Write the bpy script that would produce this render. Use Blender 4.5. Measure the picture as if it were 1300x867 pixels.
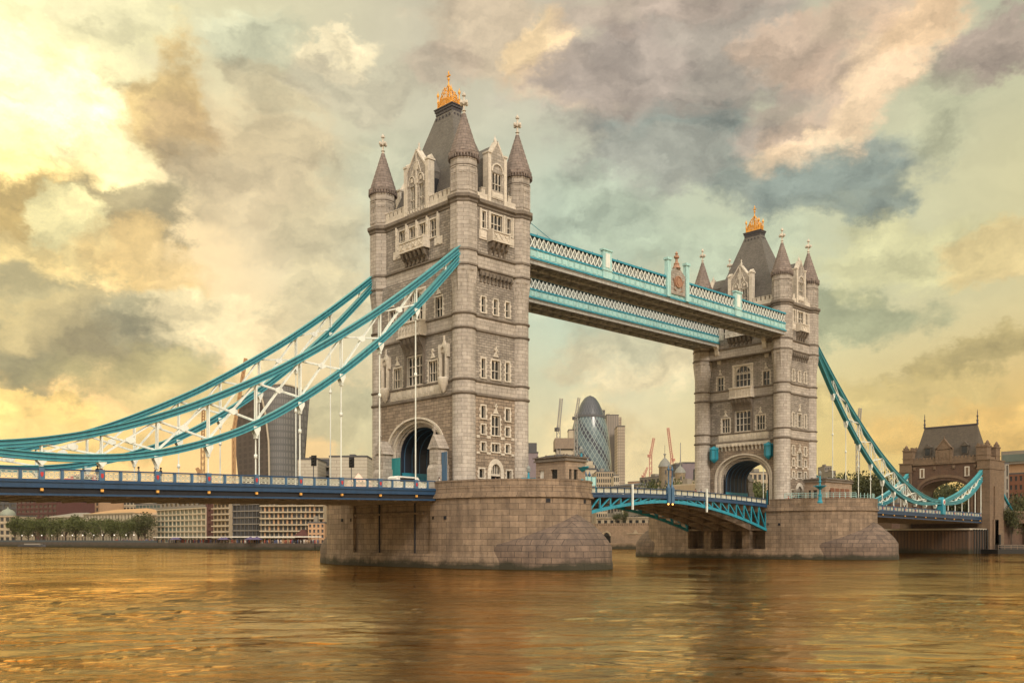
import bpy, math, random
import numpy as np
from math import sin, cos, pi, radians, sqrt, atan2
from mathutils import Vector, Matrix
random.seed(11)
scn = bpy.context.scene
for o in list(bpy.data.objects): bpy.data.objects.remove(o)
COL = scn.collection

# ------------------------------------------------------------ camera, light, sky
CAM = (-89.998, -108.002, 3.85); YAW = .761247; FPX = 1207.96; HOR = 683.85
cam = bpy.data.objects.new('camera', bpy.data.cameras.new('camera')); COL.objects.link(cam)
cam.location = CAM; cam.rotation_euler = (pi/2, 0, -YAW)
cam.data.sensor_width = 36; cam.data.lens = 36*FPX/1300
cam.data.shift_y = (HOR-433.5)/1300
cam.data.clip_start = .5; cam.data.clip_end = 20000
scn.camera = cam
scn.view_settings.view_transform = 'Standard'; scn.view_settings.look = 'None'
scn.view_settings.exposure = 0; scn.view_settings.gamma = 1
SUN_AZ = radians(200); SUN_EL = radians(36)          # azimuth from +Y towards +X
sl = bpy.data.lights.new('sun', 'SUN'); sl.energy = 2.1; sl.angle = radians(11); sl.color = (1, .88, .74)
sun = bpy.data.objects.new('sun', sl); COL.objects.link(sun)
sun.rotation_euler = (pi/2-SUN_EL, 0, pi-SUN_AZ)

def L(c):   # sRGB 0-255 -> linear
    return tuple(((v/255+.055)/1.055)**2.4 if v > 10 else v/255/12.92 for v in c)
def dirof(u, v):    # a bearing and a slope of the sky
    t = math.atan((u-650)/FPX)
    return YAW+t, (HOR-v)/FPX*cos(t)

def make_world():
    w = bpy.data.worlds.new('World'); scn.world = w; w.use_nodes = True
    nt = w.node_tree; N = nt.nodes; K = nt.links; N.clear()
    def n(t, **kw):
        x = N.new(t)
        for k, v in kw.items(): setattr(x, k, v)
        return x
    def math_(op, a, b=None, c=None, clamp=False):
        m = n('ShaderNodeMath', operation=op, use_clamp=clamp)
        for i, s in enumerate((a, b, c)):
            if s is None: continue
            if isinstance(s, (int, float)): m.inputs[i].default_value = s
            else: K.new(s, m.inputs[i])
        return m.outputs[0]
    tc = n('ShaderNodeTexCoord'); sp = n('ShaderNodeSeparateXYZ'); K.new(tc.outputs['Generated'], sp.inputs[0])
    x, y, z = sp.outputs
    az = math_('ARCTAN2', x, y)
    hz = math_('SQRT', math_('ADD', math_('MULTIPLY', x, x), math_('MULTIPLY', y, y)))
    el = math_('DIVIDE', z, math_('MAXIMUM', hz, .02))
    cb = n('ShaderNodeCombineXYZ'); K.new(az, cb.inputs[0]); K.new(el, cb.inputs[1])
    def noise(src, scale, detail, rough, sx=1, sy=1, off=(0, 0, 0), dist=0):
        mp = n('ShaderNodeMapping'); mp.inputs['Location'].default_value = off
        mp.inputs['Scale'].default_value = (sx, sy, 1); K.new(src, mp.inputs[0])
        t = n('ShaderNodeTexNoise'); t.inputs['Scale'].default_value = scale; t.inputs['Detail'].default_value = detail
        t.inputs['Roughness'].default_value = rough; t.inputs['Distortion'].default_value = dist
        K.new(mp.outputs[0], t.inputs['Vector']); return t
    # warp of the direction plane
    wn = noise(cb.outputs[0], 7.0, 8, .66, 1, 1.2, (3, 7, 1))
    sub = n('ShaderNodeVectorMath', operation='SUBTRACT'); K.new(wn.outputs['Color'], sub.inputs[0]); sub.inputs[1].default_value = (.5, .5, .5)
    sc = n('ShaderNodeVectorMath', operation='SCALE'); K.new(sub.outputs[0], sc.inputs[0]); sc.inputs['Scale'].default_value = .14
    ad = n('ShaderNodeVectorMath', operation='ADD'); K.new(cb.outputs[0], ad.inputs[0]); K.new(sc.outputs[0], ad.inputs[1])
    P = ad.outputs[0]
    fb = noise(cb.outputs[0], 10.0, 10, .60, 1, 1.35, (1.3, .4, .2), 0).outputs['Fac']
    def mixc(f, a, b):
        m = n('ShaderNodeMix', data_type='RGBA'); K.new(f, m.inputs[0])
        for i, s in ((6, a), (7, b)):
            if isinstance(s, tuple): m.inputs[i].default_value = (*s, 1)
            else: K.new(s, m.inputs[i])
        return m.outputs[2]
    # base: bearing x height
    def ramp(fac, stops):
        r = n('ShaderNodeValToRGB'); K.new(fac, r.inputs[0]); e = r.color_ramp.elements
        while len(e) < len(stops): e.new(.5)
        for i, (p, c) in enumerate(stops): e[i].position = p; e[i].color = (*L(c), 1)
        return r.outputs[0]
    def mrange(v, a, b, c=0, d=1, smooth=True):
        m = n('ShaderNodeMapRange', interpolation_type='SMOOTHSTEP' if smooth else 'LINEAR')
        K.new(v, m.inputs[0])
        for i, q in enumerate((a, b, c, d)): m.inputs[i+1].default_value = q
        return m.outputs[0]
    a0, a1 = dirof(0, 0)[0], dirof(1300, 0)[0]
    t = mrange(az, a0, a1, 0, 1, False)
    low = ramp(t, SKY_LOW); mid = ramp(t, SKY_MID); top = ramp(t, SKY_TOP)
    c = mixc(mrange(el, -.02, .07), ramp(t, SKY_HOR), low); c = mixc(mrange(el, .07, .28), c, mid); c = mixc(mrange(el, .28, .54), c, top)
    cm = None
    for (u, v, su, sv, rot, col, hard, st) in BLOBS:
        a, e = dirof(u, v)
        mp = n('ShaderNodeMapping', vector_type='TEXTURE'); K.new(P, mp.inputs[0])
        mp.inputs['Location'].default_value = (a, e, 0); mp.inputs['Rotation'].default_value = (0, 0, radians(rot))
        mp.inputs['Scale'].default_value = (1.25*su/FPX, 1.3*sv/FPX, 1)
        g = n('ShaderNodeTexGradient', gradient_type='SPHERICAL'); K.new(mp.outputs[0], g.inputs[0])
        s = math_('MULTIPLY_ADD', math_('SUBTRACT', fb, .5), 1.5, g.outputs['Fac'])
        h = .46-.40*hard
        f = math_('MULTIPLY', mrange(s, .30-h*.4, .30+h), st)
        # no cloud where the blob itself is empty
        f = math_('MULTIPLY', f, mrange(g.outputs['Fac'], 0, .15))
        c = mixc(f, c, L(col)); cm = f if cm is None else math_('MAXIMUM', cm, f)
    # relief of the clouds, lit from the left
    n1 = noise(P, 9, 8, .56, 1, 1.5, (0, 0, 5)).outputs['Fac']
    n2 = noise(P, 9, 8, .56, 1, 1.5, (.020, -.022, 5)).outputs['Fac']
    am = math_('MULTIPLY_ADD', cm, .85, .15)
    rel = math_('MULTIPLY_ADD', math_('MULTIPLY', math_('SUBTRACT', n1, n2), am), RELIEF, 1)
    big = math_('MULTIPLY_ADD', math_('MULTIPLY', math_('SUBTRACT', fb, .5), am), .40, 1)
    rel = math_('MULTIPLY', rel, big)
    vm = n('ShaderNodeVectorMath', operation='SCALE'); K.new(c, vm.inputs[0]); K.new(rel, vm.inputs['Scale'])
    # the half of the sky behind the camera: unseen, brightened as fill light
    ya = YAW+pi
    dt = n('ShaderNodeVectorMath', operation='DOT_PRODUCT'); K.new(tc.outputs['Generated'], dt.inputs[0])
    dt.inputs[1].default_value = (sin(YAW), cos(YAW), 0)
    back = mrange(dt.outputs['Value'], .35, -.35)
    zs = mrange(z, -.02, .75, .42, 1.9, False); bv = n('ShaderNodeVectorMath', operation='SCALE'); bv.inputs[0].default_value = BACK_FILL; K.new(zs, bv.inputs['Scale'])
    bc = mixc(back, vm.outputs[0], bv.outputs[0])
    # below the horizon
    bc = mixc(mrange(z, 0.0, -.03), bc, (.10, .07, .04))
    sky = n('ShaderNodeTexSky', sky_type='NISHITA', sun_disc=False, sun_elevation=SUN_EL, sun_rotation=SUN_AZ)
    sky.air_density = 1.6; sky.dust_density = 3
    b1 = n('ShaderNodeBackground'); K.new(sky.outputs[0], b1.inputs[0]); b1.inputs[1].default_value = .012
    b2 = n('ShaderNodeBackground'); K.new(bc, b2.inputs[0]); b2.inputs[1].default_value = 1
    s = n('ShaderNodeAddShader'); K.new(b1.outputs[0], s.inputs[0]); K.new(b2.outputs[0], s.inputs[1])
    o = n('ShaderNodeOutputWorld'); K.new(s.outputs[0], o.inputs[0])
    w.cycles.sampling_method = 'MANUAL'; w.cycles.sample_map_resolution = 512
RELIEF = 2.4
BACK_FILL = (1.02, .90, .74)  # fill light from the unseen sky, raised for the tower faces
SKY_HOR = [(0, (370, 262, 128)), (.3, (310, 228, 130)), (.6, (240, 200, 130)), (1, (244, 184, 90))]
SKY_LOW = [(0, (290, 232, 140)), (.3, (246, 206, 142)), (.5, (222, 205, 155)), (.62, (235, 214, 165)), (.8, (228, 200, 125)), (1, (226, 182, 98))]
SKY_MID = [(0, (285, 252, 176)), (.2, (256, 226, 170)), (.35, (208, 204, 170)), (.55, (192, 208, 182)), (.8, (204, 206, 168)), (1, (212, 202, 152))]
SKY_TOP = [(0, (262, 250, 196)), (.2, (222, 214, 170)), (.4, (205, 195, 165)), (.6, (200, 186, 160)), (.8, (195, 187, 158)), (1, (186, 187, 156))]
# u, v, half width, half height, tilt, colour, hardness, strength
BLOBS = [
 (20,140,210,170,0,(320,304,228),.1,.95), (-60,330,230,260,0,(300,252,150),.1,.8), (110,40,130,60,10,(232,222,170),.2,.6),
 (330,60,90,40,10,(205,205,170),.2,.7), (300,190,170,95,-25,(206,180,134),.5,.55),
 (220,130,60,80,0,(226,190,118),.4,.8), (245,175,50,70,0,(188,158,110),.5,.7), (345,110,60,35,-20,(196,180,140),.5,.7), (425,60,60,32,25,(250,232,186),.5,.9),
 (445,105,85,45,0,(190,178,148),.6,.6), (150,285,110,60,20,(150,136,98),.6,.85), (30,290,80,60,0,(176,148,84),.5,.8),
 (75,295,55,50,0,(255,240,172),.6,.8), (40,350,80,40,0,(250,220,145),.5,.8), (180,340,80,50,0,(224,188,118),.4,.7),
 (330,270,130,70,-15,(196,178,140),.4,.55), (230,415,110,50,10,(255,234,178),.6,.85), (330,430,70,50,0,(250,226,172),.5,.7), (100,430,170,70,-8,(146,138,102),.6,.78), (30,460,120,50,0,(136,128,94),.6,.65),
 (25,512,130,24,0,(270,226,132),.6,.9), (200,490,150,50,-10,(190,172,112),.4,.7), (420,300,90,60,0,(210,194,150),.3,.6), (405,390,80,50,0,(226,208,160),.5,.7),
 (450,520,80,60,0,(176,174,138),.4,.7), (120,560,140,40,0,(224,190,112),.3,.6), (540,250,130,100,0,(200,200,166),.2,.6),
 (420,610,90,30,0,(226,194,148),.4,.7),
 (620,40,130,60,-10,(212,188,154),.4,.75), (560,75,60,40,0,(188,166,140),.5,.6), (700,55,55,50,10,(244,212,160),.6,.85), (740,110,90,45,-10,(228,196,156),.4,.7),
 (890,70,240,110,22,(166,152,138),.4,.78), (800,90,120,60,0,(170,154,138),.5,.8), (860,10,200,40,0,(186,164,144),.4,.6), (960,200,230,75,-10,(142,149,136),.5,.9), (830,215,130,55,10,(156,154,138),.5,.8), (1060,240,110,50,-5,(132,142,130),.6,.75),
 (1105,95,170,52,38,(240,208,166),.4,.95), (1150,40,70,50,30,(236,204,164),.3,.8), (1010,120,90,40,30,(178,156,136),.5,.7), (1170,30,60,35,30,(236,200,154),.6,.8), (1040,40,120,40,20,(204,174,144),.4,.7),
 (1265,55,75,50,25,(172,150,134),.5,.85), (1210,130,70,60,0,(182,182,146),.3,.6),
 (760,290,130,70,0,(172,182,156),.3,.7), (900,330,170,60,0,(190,200,168),.2,.6), (800,380,150,50,0,(196,192,156),.3,.6), (815,465,150,40,0,(228,206,160),.4,.7), (760,440,80,40,0,(186,186,154),.3,.5),
 (1100,400,110,35,-8,(150,154,118),.4,.8), (1160,330,150,50,0,(206,198,142),.3,.6), (1240,460,150,28,8,(176,156,98),.4,.8), (1280,330,90,40,0,(232,200,132),.4,.6),
 (1130,500,140,30,0,(214,188,118),.3,.6), (1220,555,140,40,0,(226,182,102),.3,.7), (760,560,80,60,0,(232,206,150),.3,.6),
]
make_world()

# ------------------------------------------------------------ mesh helpers
class F:
    """a vertical face: origin (x,y), facing angle; u to the right seen from outside, n outward"""
    def __init__(s, x, y, th):
        s.x, s.y, s.th = x, y, th; s.u = (cos(th), sin(th)); s.n = (sin(th), -cos(th))
    def p(s, u, z, n=0): return (s.x+s.u[0]*u+s.n[0]*n, s.y+s.u[1]*u+s.n[1]*n, z)
class MB:
    def __init__(s): s.v = []; s.f = []; s.sm = []
    def add(s, vs, fs, sm=False):
        b = len(s.v); s.v += [tuple(q) for q in vs]
        s.f += [tuple(b+i for i in q) for q in fs]; s.sm += [sm]*len(fs)
    def hexa(s, p):   # 8 pts: bottom 4, top 4
        s.add(p, [(0,3,2,1),(4,5,6,7),(0,1,5,4),(1,2,6,5),(2,3,7,6),(3,0,4,7)])
    def box(s, x0, x1, y0, y1, z0, z1):
        s.hexa([(x0,y0,z0),(x1,y0,z0),(x1,y1,z0),(x0,y1,z0),(x0,y0,z1),(x1,y0,z1),(x1,y1,z1),(x0,y1,z1)])
    def fb(s, f, u0, u1, z0, z1, n0, n1):
        s.hexa([f.p(u0,z0,n1),f.p(u1,z0,n1),f.p(u1,z0,n0),f.p(u0,z0,n0),f.p(u0,z1,n1),f.p(u1,z1,n1),f.p(u1,z1,n0),f.p(u0,z1,n0)])
    def fpoly(s, f, pts, n0, n1):   # polygon (u,z) ccw seen from outside, extruded n0..n1
        k = len(pts)
        s.add([f.p(u,z,n1) for u,z in pts]+[f.p(u,z,n0) for u,z in pts],
              [tuple(range(k)), tuple(range(2*k-1,k-1,-1))]+[(i,i+k,(i+1)%k+k,(i+1)%k) for i in range(k)])
    def fprof(s, f, pts, u0, u1):   # profile (n,z) extruded along u
        k = len(pts)
        s.add([f.p(u0,z,n) for n,z in pts]+[f.p(u1,z,n) for n,z in pts],
              [tuple(range(k-1,-1,-1)), tuple(range(k,2*k))]+[(i,(i+1)%k,(i+1)%k+k,i+k) for i in range(k)])
    def prism(s, pts, z0, z1, top=True, bot=True):
        k = len(pts); fs = [(i,(i+1)%k,(i+1)%k+k,i+k) for i in range(k)]
        if top: fs.append(tuple(range(k,2*k)))
        if bot: fs.append(tuple(range(k-1,-1,-1)))
        s.add([(x,y,z0) for x,y in pts]+[(x,y,z1) for x,y in pts], fs)
    def rings(s, rings, sm=False, cap0=True, cap1=True):
        k = len(rings[0]); vs = [q for r in rings for q in r]; fs = []
        for j in range(len(rings)-1):
            for i in range(k):
                i2 = (i+1) % k; fs.append((j*k+i, j*k+i2, (j+1)*k+i2, (j+1)*k+i))
        s.add(vs, fs, sm)
        if cap0: s.add(rings[0], [tuple(range(k-1,-1,-1))])
        if cap1: s.add(rings[-1], [tuple(range(k))])
    def lathe(s, cx, cy, prof, n=16, sm=True, rot=0):
        s.rings([[(cx+r*cos(2*pi*i/n+rot), cy+r*sin(2*pi*i/n+rot), z) for i in range(n)] for r, z in prof], sm)
    def bar(s, a, b, w, h=None, up=(0,0,1)):
        h = h or w; a = Vector(a); b = Vector(b); d = (b-a)
        if d.length < 1e-6: return
        d.normalize(); up = Vector(up)
        if abs(d.dot(up)) > .98: up = Vector((0,1,0)) if abs(d.y) < .9 else Vector((1,0,0))
        r = d.cross(up).normalized(); q = r.cross(d)
        c = [(-w/2,-h/2),(w/2,-h/2),(w/2,h/2),(-w/2,h/2)]
        s.hexa([a+r*i+q*j for i,j in c]+[b+r*i+q*j for i,j in c])
    def tube(s, pts, r, n=8, sm=True):
        rs = []
        pts = [Vector(p) for p in pts]
        for i, p in enumerate(pts):
            d = (pts[min(i+1,len(pts)-1)]-pts[max(i-1,0)]).normalized()
            up = Vector((0,0,1)) if abs(d.z) < .9 else Vector((0,1,0))
            a = d.cross(up).normalized(); b = a.cross(d); rr = r[i] if isinstance(r, (list,tuple)) else r
            rs.append([p+(a*cos(2*pi*k/n)+b*sin(2*pi*k/n))*rr for k in range(n)])
        s.rings(rs, sm)
    def ball(s, c, r, n=8, sz=1):
        m = n//2; s.rings([[(c[0]+r*sin(pi*(j+.02)/(m+.04))*cos(2*pi*i/n), c[1]+r*sin(pi*(j+.02)/(m+.04))*sin(2*pi*i/n), c[2]-r*sz*cos(pi*j/m)) for i in range(n)] for j in range(m+1)], True)
    def wall(s, f, u0, u1, z0, z1, holes=(), n=0, dep=.5):
        us = sorted({u0,u1}|{h[0] for h in holes}|{h[1] for h in holes}); zs = sorted({z0,z1}|{h[2] for h in holes}|{h[3] for h in holes})
        for i in range(len(us)-1):
            for j in range(len(zs)-1):
                uc, zc = (us[i]+us[i+1])/2, (zs[j]+zs[j+1])/2
                if any(h[0] < uc < h[1] and h[2] < zc < h[3] for h in holes): continue
                s.add([f.p(us[i],zs[j],n),f.p(us[i+1],zs[j],n),f.p(us[i+1],zs[j+1],n),f.p(us[i],zs[j+1],n)], [(0,1,2,3)])
        for a,b,c,d in holes:
            A = [(a,c),(b,c),(b,d),(a,d)]
            s.add([f.p(u,z,n) for u,z in A]+[f.p(u,z,n-dep) for u,z in A], [(i,i+4,(i+1)%4+4,(i+1)%4) for i in range(4)])
    def add(s, vs, fs, sm=False):
        b = len(s.v); s.v += [tuple(q) for q in vs]; s.isl = getattr(s, 'isl', [])
        s.isl.append((b, len(s.v), len(s.f), len(s.f)+len(fs)))
        s.f += [tuple(b+i for i in q) for q in fs]; s.sm += [sm]*len(fs)
    def pieces(s):
        """groups of islands that stand apart from each other"""
        k = len(s.isl)
        if k < 2 or k > 700: return None
        V = np.array(s.v, dtype=float)
        lo = np.array([V[a:b].min(0) for a,b,_,_ in s.isl]); hi = np.array([V[a:b].max(0) for a,b,_,_ in s.isl]); size = (hi-lo).max(1)
        gap = np.maximum(0, np.maximum(lo[:,None]-hi[None], lo[None]-hi[:,None])); d = np.sqrt((gap**2).sum(2))
        near = d <= np.maximum(.02, .47*np.maximum(size[:,None], size[None])); lab = np.arange(k)
        while True:
            new = np.where(near, lab[None], k).min(1)
            if (new == lab).all(): break
            lab = new
        u = np.unique(lab)
        return None if len(u) < 2 or len(u) > 60 else [[i for i in range(k) if lab[i] == q] for q in u]
    def build(s, name, mat, parent=None, off=(0,0,0), label=None):
        g = s.pieces() if parent is not None else None
        if g:
            first = None
            for grp in g:
                t = MB()
                for i in grp:
                    a, b, c, d = s.isl[i]; t.add(s.v[a:b], [tuple(j-a for j in q) for q in s.f[c:d]], s.sm[c] if d > c else False)
                o = t.build1(name, mat, parent, off, label); first = first or o
            return first
        return s.build1(name, mat, parent, off, label)
    def build1(s, name, mat, parent=None, off=(0,0,0), label=None):
        me = bpy.data.meshes.new(name); me.from_pydata(s.v, [], s.f); me.validate()
        if len(s.sm) == len(me.polygons): me.polygons.foreach_set('use_smooth', s.sm)
        me.materials.append(mat); me.update()
        o = bpy.data.objects.new(name, me); COL.objects.link(o); o.location = off
        if parent: o.parent = parent
        if label: o['label'] = label
        return o
def empty(name, loc, label, cat, group=None, rz=0):
    o = bpy.data.objects.new(name, None); COL.objects.link(o); o.location = loc; o.rotation_euler = (0,0,rz)
    o.empty_display_size = .5
    o['label'] = label; o['category'] = cat
    if group: o['group'] = group
    return o
def tag(o, label, cat, group=None):
    o['label'] = label; o['category'] = cat
    if group: o['group'] = group
    return o
def copy_tree(o, parent=None):
    c = o.copy(); COL.objects.link(c); c.parent = parent
    for ch in list(o.children): copy_tree(ch, c)
    return c
def at(d, u, v=None, z=None):      # surveyed point: distance ahead and bearing from the photograph
    r = (u-650)/FPX*d; s, c = sin(YAW), cos(YAW)
    return (CAM[0]+d*s+r*c, CAM[1]+d*c-r*s, z if z is not None else CAM[2]+(HOR-v)*d/FPX)
def hz(d, v): return CAM[2]+(HOR-v)*d/FPX
def wd(d, px): return px*d/FPX

# ------------------------------------------------------------ materials
def newmat(name):
    m = bpy.data.materials.new(name); m.use_nodes = True; nt = m.node_tree
    return m, nt.nodes, nt.links, nt.nodes['Principled BSDF']
def paint(name, col, rough=.5, metal=0, var=.18, vs=.6, bump=0, grime=.25, bs=8):
    m, N, K, B = newmat(name)
    g = N.new('ShaderNodeNewGeometry'); t = N.new('ShaderNodeTexNoise'); t.inputs['Scale'].default_value = vs; t.inputs['Detail'].default_value = 6
    K.new(g.outputs['Position'], t.inputs['Vector'])
    t2 = N.new('ShaderNodeTexNoise'); t2.inputs['Scale'].default_value = 1; t2.inputs['Detail'].default_value = 5
    mp = N.new('ShaderNodeMapping'); mp.inputs['Scale'].default_value = (2.5,2.5,.3); K.new(g.outputs['Position'], mp.inputs[0]); K.new(mp.outputs[0], t2.inputs['Vector'])
    a = N.new('ShaderNodeMath'); a.operation = 'MULTIPLY_ADD'; K.new(t.outputs['Fac'], a.inputs[0]); a.inputs[1].default_value = 2*var; a.inputs[2].default_value = 1-var
    r = N.new('ShaderNodeMapRange'); K.new(t2.outputs['Fac'], r.inputs[0]); r.inputs[1].default_value = .48; r.inputs[2].default_value = .75; r.inputs[3].default_value = 1; r.inputs[4].default_value = 1-grime
    b = N.new('ShaderNodeMath'); b.operation = 'MULTIPLY'; K.new(a.outputs[0], b.inputs[0]); K.new(r.outputs[0], b.inputs[1])
    v = N.new('ShaderNodeVectorMath'); v.operation = 'SCALE'; v.inputs[0].default_value = col; K.new(b.outputs[0], v.inputs['Scale'])
    K.new(v.outputs[0], B.inputs['Base Color']); B.inputs['Roughness'].default_value = rough; B.inputs['Metallic'].default_value = metal
    if bump:
        q = N.new('ShaderNodeTexNoise'); q.inputs['Scale'].default_value = bs; q.inputs['Detail'].default_value = 4; K.new(g.outputs['Position'], q.inputs['Vector'])
        bp = N.new('ShaderNodeBump'); bp.inputs['Strength'].default_value = bump; bp.inputs['Distance'].default_value = .1; K.new(q.outputs['Fac'], bp.inputs['Height']); K.new(bp.outputs[0], B.inputs['Normal'])
    return m
def masonry(name, c1, c2, mort, bw, bh, ms=.03, bump=.5, stain=.35, scol=(.05,.04,.035), rough=.85, jit=.0, wet=None, rock=0, stain_th=.52):
    m, N, K, B = newmat(name)
    g = N.new('ShaderNodeNewGeometry'); sp = N.new('ShaderNodeSeparateXYZ'); K.new(g.outputs['Position'], sp.inputs[0])
    sn = N.new('ShaderNodeSeparateXYZ'); K.new(g.outputs['Normal'], sn.inputs[0])
    def M(op, a, b=None, c=None):
        x = N.new('ShaderNodeMath'); x.operation = op
        for i, s in enumerate((a,b,c)):
            if s is None: continue
            if isinstance(s,(int,float)): x.inputs[i].default_value = s
            else: K.new(s, x.inputs[i])
        return x.outputs[0]
    gt = M('GREATER_THAN', M('ABSOLUTE', sn.outputs[0]), M('ABSOLUTE', sn.outputs[1]))
    u = M('ADD', M('MULTIPLY', sp.outputs[1], gt), M('MULTIPLY', sp.outputs[0], M('SUBTRACT', 1, gt)))
    cb = N.new('ShaderNodeCombineXYZ'); K.new(u, cb.inputs[0]); K.new(sp.outputs[2], cb.inputs[1])
    br = N.new('ShaderNodeTexBrick'); K.new(cb.outputs[0], br.inputs['Vector']); br.inputs['Scale'].default_value = 1
    br.inputs['Color1'].default_value = (*c1,1); br.inputs['Color2'].default_value = (*c2,1); br.inputs['Mortar'].default_value = (*mort,1)
    br.inputs['Brick Width'].default_value = bw; br.inputs['Row Height'].default_value = bh; br.inputs['Mortar Size'].default_value = ms; br.inputs['Mortar Smooth'].default_value = .3
    br.inputs['Bias'].default_value = jit
    t = N.new('ShaderNodeTexNoise'); t.inputs['Scale'].default_value = .35; t.inputs['Detail'].default_value = 8; t.inputs['Roughness'].default_value = .62; K.new(g.outputs['Position'], t.inputs['Vector'])
    mp = N.new('ShaderNodeMapping'); mp.inputs['Scale'].default_value = (1.6,1.6,.16); K.new(g.outputs['Position'], mp.inputs[0])
    t2 = N.new('ShaderNodeTexNoise'); t2.inputs['Scale'].default_value = 1; t2.inputs['Detail'].default_value = 6; K.new(mp.outputs[0], t2.inputs['Vector'])
    r = N.new('ShaderNodeMapRange'); K.new(M('MULTIPLY', M('ADD', t.outputs['Fac'], t2.outputs['Fac']), .5), r.inputs[0]); r.inputs[1].default_value = stain_th-.08; r.inputs[2].default_value = stain_th+.16; r.inputs[3].default_value = 0; r.inputs[4].default_value = stain
    mx = N.new('ShaderNodeMix'); mx.data_type = 'RGBA'; K.new(r.outputs[0], mx.inputs[0]); K.new(br.outputs['Color'], mx.inputs[6]); mx.inputs[7].default_value = (*scol,1)
    fine = N.new('ShaderNodeTexNoise'); fine.inputs['Scale'].default_value = 3.2; fine.inputs['Detail'].default_value = 5; K.new(g.outputs['Position'], fine.inputs['Vector'])
    vv = M('MULTIPLY_ADD', fine.outputs['Fac'], .5, .75)
    s = N.new('ShaderNodeVectorMath'); s.operation = 'SCALE'; K.new(mx.outputs[2], s.inputs[0]); K.new(vv, s.inputs['Scale'])
    out = s.outputs[0]
    if wet:   # algae and tide mark by the water
        r2 = N.new('ShaderNodeMapRange'); K.new(M('MULTIPLY_ADD', t.outputs['Fac'], -2.2, M('ADD', sp.outputs[2], 1.1)), r2.inputs[0]); r2.inputs[1].default_value = wet*.35; r2.inputs[2].default_value = wet; r2.inputs[3].default_value = .92; r2.inputs[4].default_value = 0
        m2 = N.new('ShaderNodeMix'); m2.data_type = 'RGBA'; K.new(r2.outputs[0], m2.inputs[0]); K.new(out, m2.inputs[6]); m2.inputs[7].default_value = (.022,.022,.010,1); out = m2.outputs[2]
    K.new(out, B.inputs['Base Color']); B.inputs['Roughness'].default_value = rough
    bp = N.new('ShaderNodeBump'); bp.inputs['Strength'].default_value = bump; bp.inputs['Distance'].default_value = .08
    K.new(M('MULTIPLY_ADD', fine.outputs['Fac'], .4+rock, M('SUBTRACT', 1, br.outputs['Fac'])), bp.inputs['Height']); K.new(bp.outputs[0], B.inputs['Normal'])
    return m
def glassm(name, col, rough=.12, var=.5, sc=.7):
    m, N, K, B = newmat(name)
    g = N.new('ShaderNodeNewGeometry'); t = N.new('ShaderNodeTexNoise'); t.inputs['Scale'].default_value = sc; K.new(g.outputs['Position'], t.inputs['Vector'])
    a = N.new('ShaderNodeMath'); a.operation = 'MULTIPLY_ADD'; K.new(t.outputs['Fac'], a.inputs[0]); a.inputs[1].default_value = 2*var; a.inputs[2].default_value = 1-var
    v = N.new('ShaderNodeVectorMath'); v.operation = 'SCALE'; v.inputs[0].default_value = col; K.new(a.outputs[0], v.inputs['Scale']); K.new(v.outputs[0], B.inputs['Base Color'])
    B.inputs['Roughness'].default_value = rough; B.inputs['IOR'].default_value = 1.5
    return m
M_ASH = masonry('ashlar stone', (.45,.405,.355), (.335,.30,.26), (.15,.133,.115), 1.15, .52, .022, .45, .30)
M_ROCK = masonry('rough faced granite', (.38,.34,.295), (.24,.213,.182), (.13,.115,.10), .85, .36, .03, .8, .42, rock=1.2, jit=.1)
M_ROCKW = masonry('warm granite blocks', (.345,.275,.21), (.225,.178,.135), (.10,.078,.055), 1.05, .48, .03, .8, .40, rock=1.0)
M_TRIM = masonry('pale carved stone', (.64,.585,.50), (.53,.485,.41), (.38,.33,.26), 1.6, .6, .012, .3, .30)
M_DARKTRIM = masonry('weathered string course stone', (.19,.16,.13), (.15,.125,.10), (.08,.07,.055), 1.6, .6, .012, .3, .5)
M_CAP = masonry('turret cap stone', (.255,.205,.18), (.19,.155,.135), (.10,.08,.07), .9, .42, .03, .6, .45)
M_PIER = masonry('pier granite', (.31,.228,.158), (.215,.157,.108), (.12,.088,.066), 1.75, .76, .03, .7, .62, (.055,.04,.032), wet=1.2, rock=.6, stain_th=.50)
M_SLATE = masonry('roof slate', (.155,.14,.125), (.11,.10,.09), (.07,.068,.066), .45, .22, .02, .5, .3, rough=.6)
M_DARK = paint('dark interior', (.012,.013,.018), .8)
M_NAVY = paint('navy vault paint', (.010,.018,.040), .5)
M_TEAL = paint('teal bridge paint', (.020,.25,.35), .38, 0, .14, .5, grime=.35)
M_TEAL2 = paint('pale turquoise bridge paint', (.36,.60,.585), .45, 0, .15, .9, grime=.35)
M_WHITE = paint('white bridge paint', (.72,.76,.71), .45, 0, .12, .8, grime=.3)
M_BLUE = paint('deep blue bridge paint', (.016,.055,.125), .4, 0, .15, .6, grime=.3)
M_BLUEL = paint('faded blue bridge paint', (.055,.13,.23), .42, 0, .15, .6, grime=.3)
M_PANEL = paint('cream parapet panel paint', (.50,.51,.43), .5, 0, .15, .8, grime=.35)
M_GABLE = masonry('grey gable stone', (.42,.38,.33), (.30,.27,.23), (.13,.115,.095), .8, .4, .02, .5, .5)
M_RED = paint('red shield paint', (.45,.03,.03), .5)
M_GOLD = paint('gilding', (.75,.36,.06), .4, .35, .12)
M_YEL = paint('amber lamp casing', (.75,.38,.08), .5)
M_GLASS = glassm('window glass', (.020,.021,.020))
M_SOFF = paint('grey steel underside', (.36,.36,.34), .6, 0, .25, .7, grime=.4)
M_SOFFB = paint('brown rusty girder steel', (.22,.165,.12), .65, 0, .3, .7, grime=.4)
M_LEAD = paint('dark leadwork', (.045,.04,.05), .5)
M_ASPH = paint('asphalt', (.05,.05,.05), .9, 0, .2, 1.5, .3)
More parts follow.
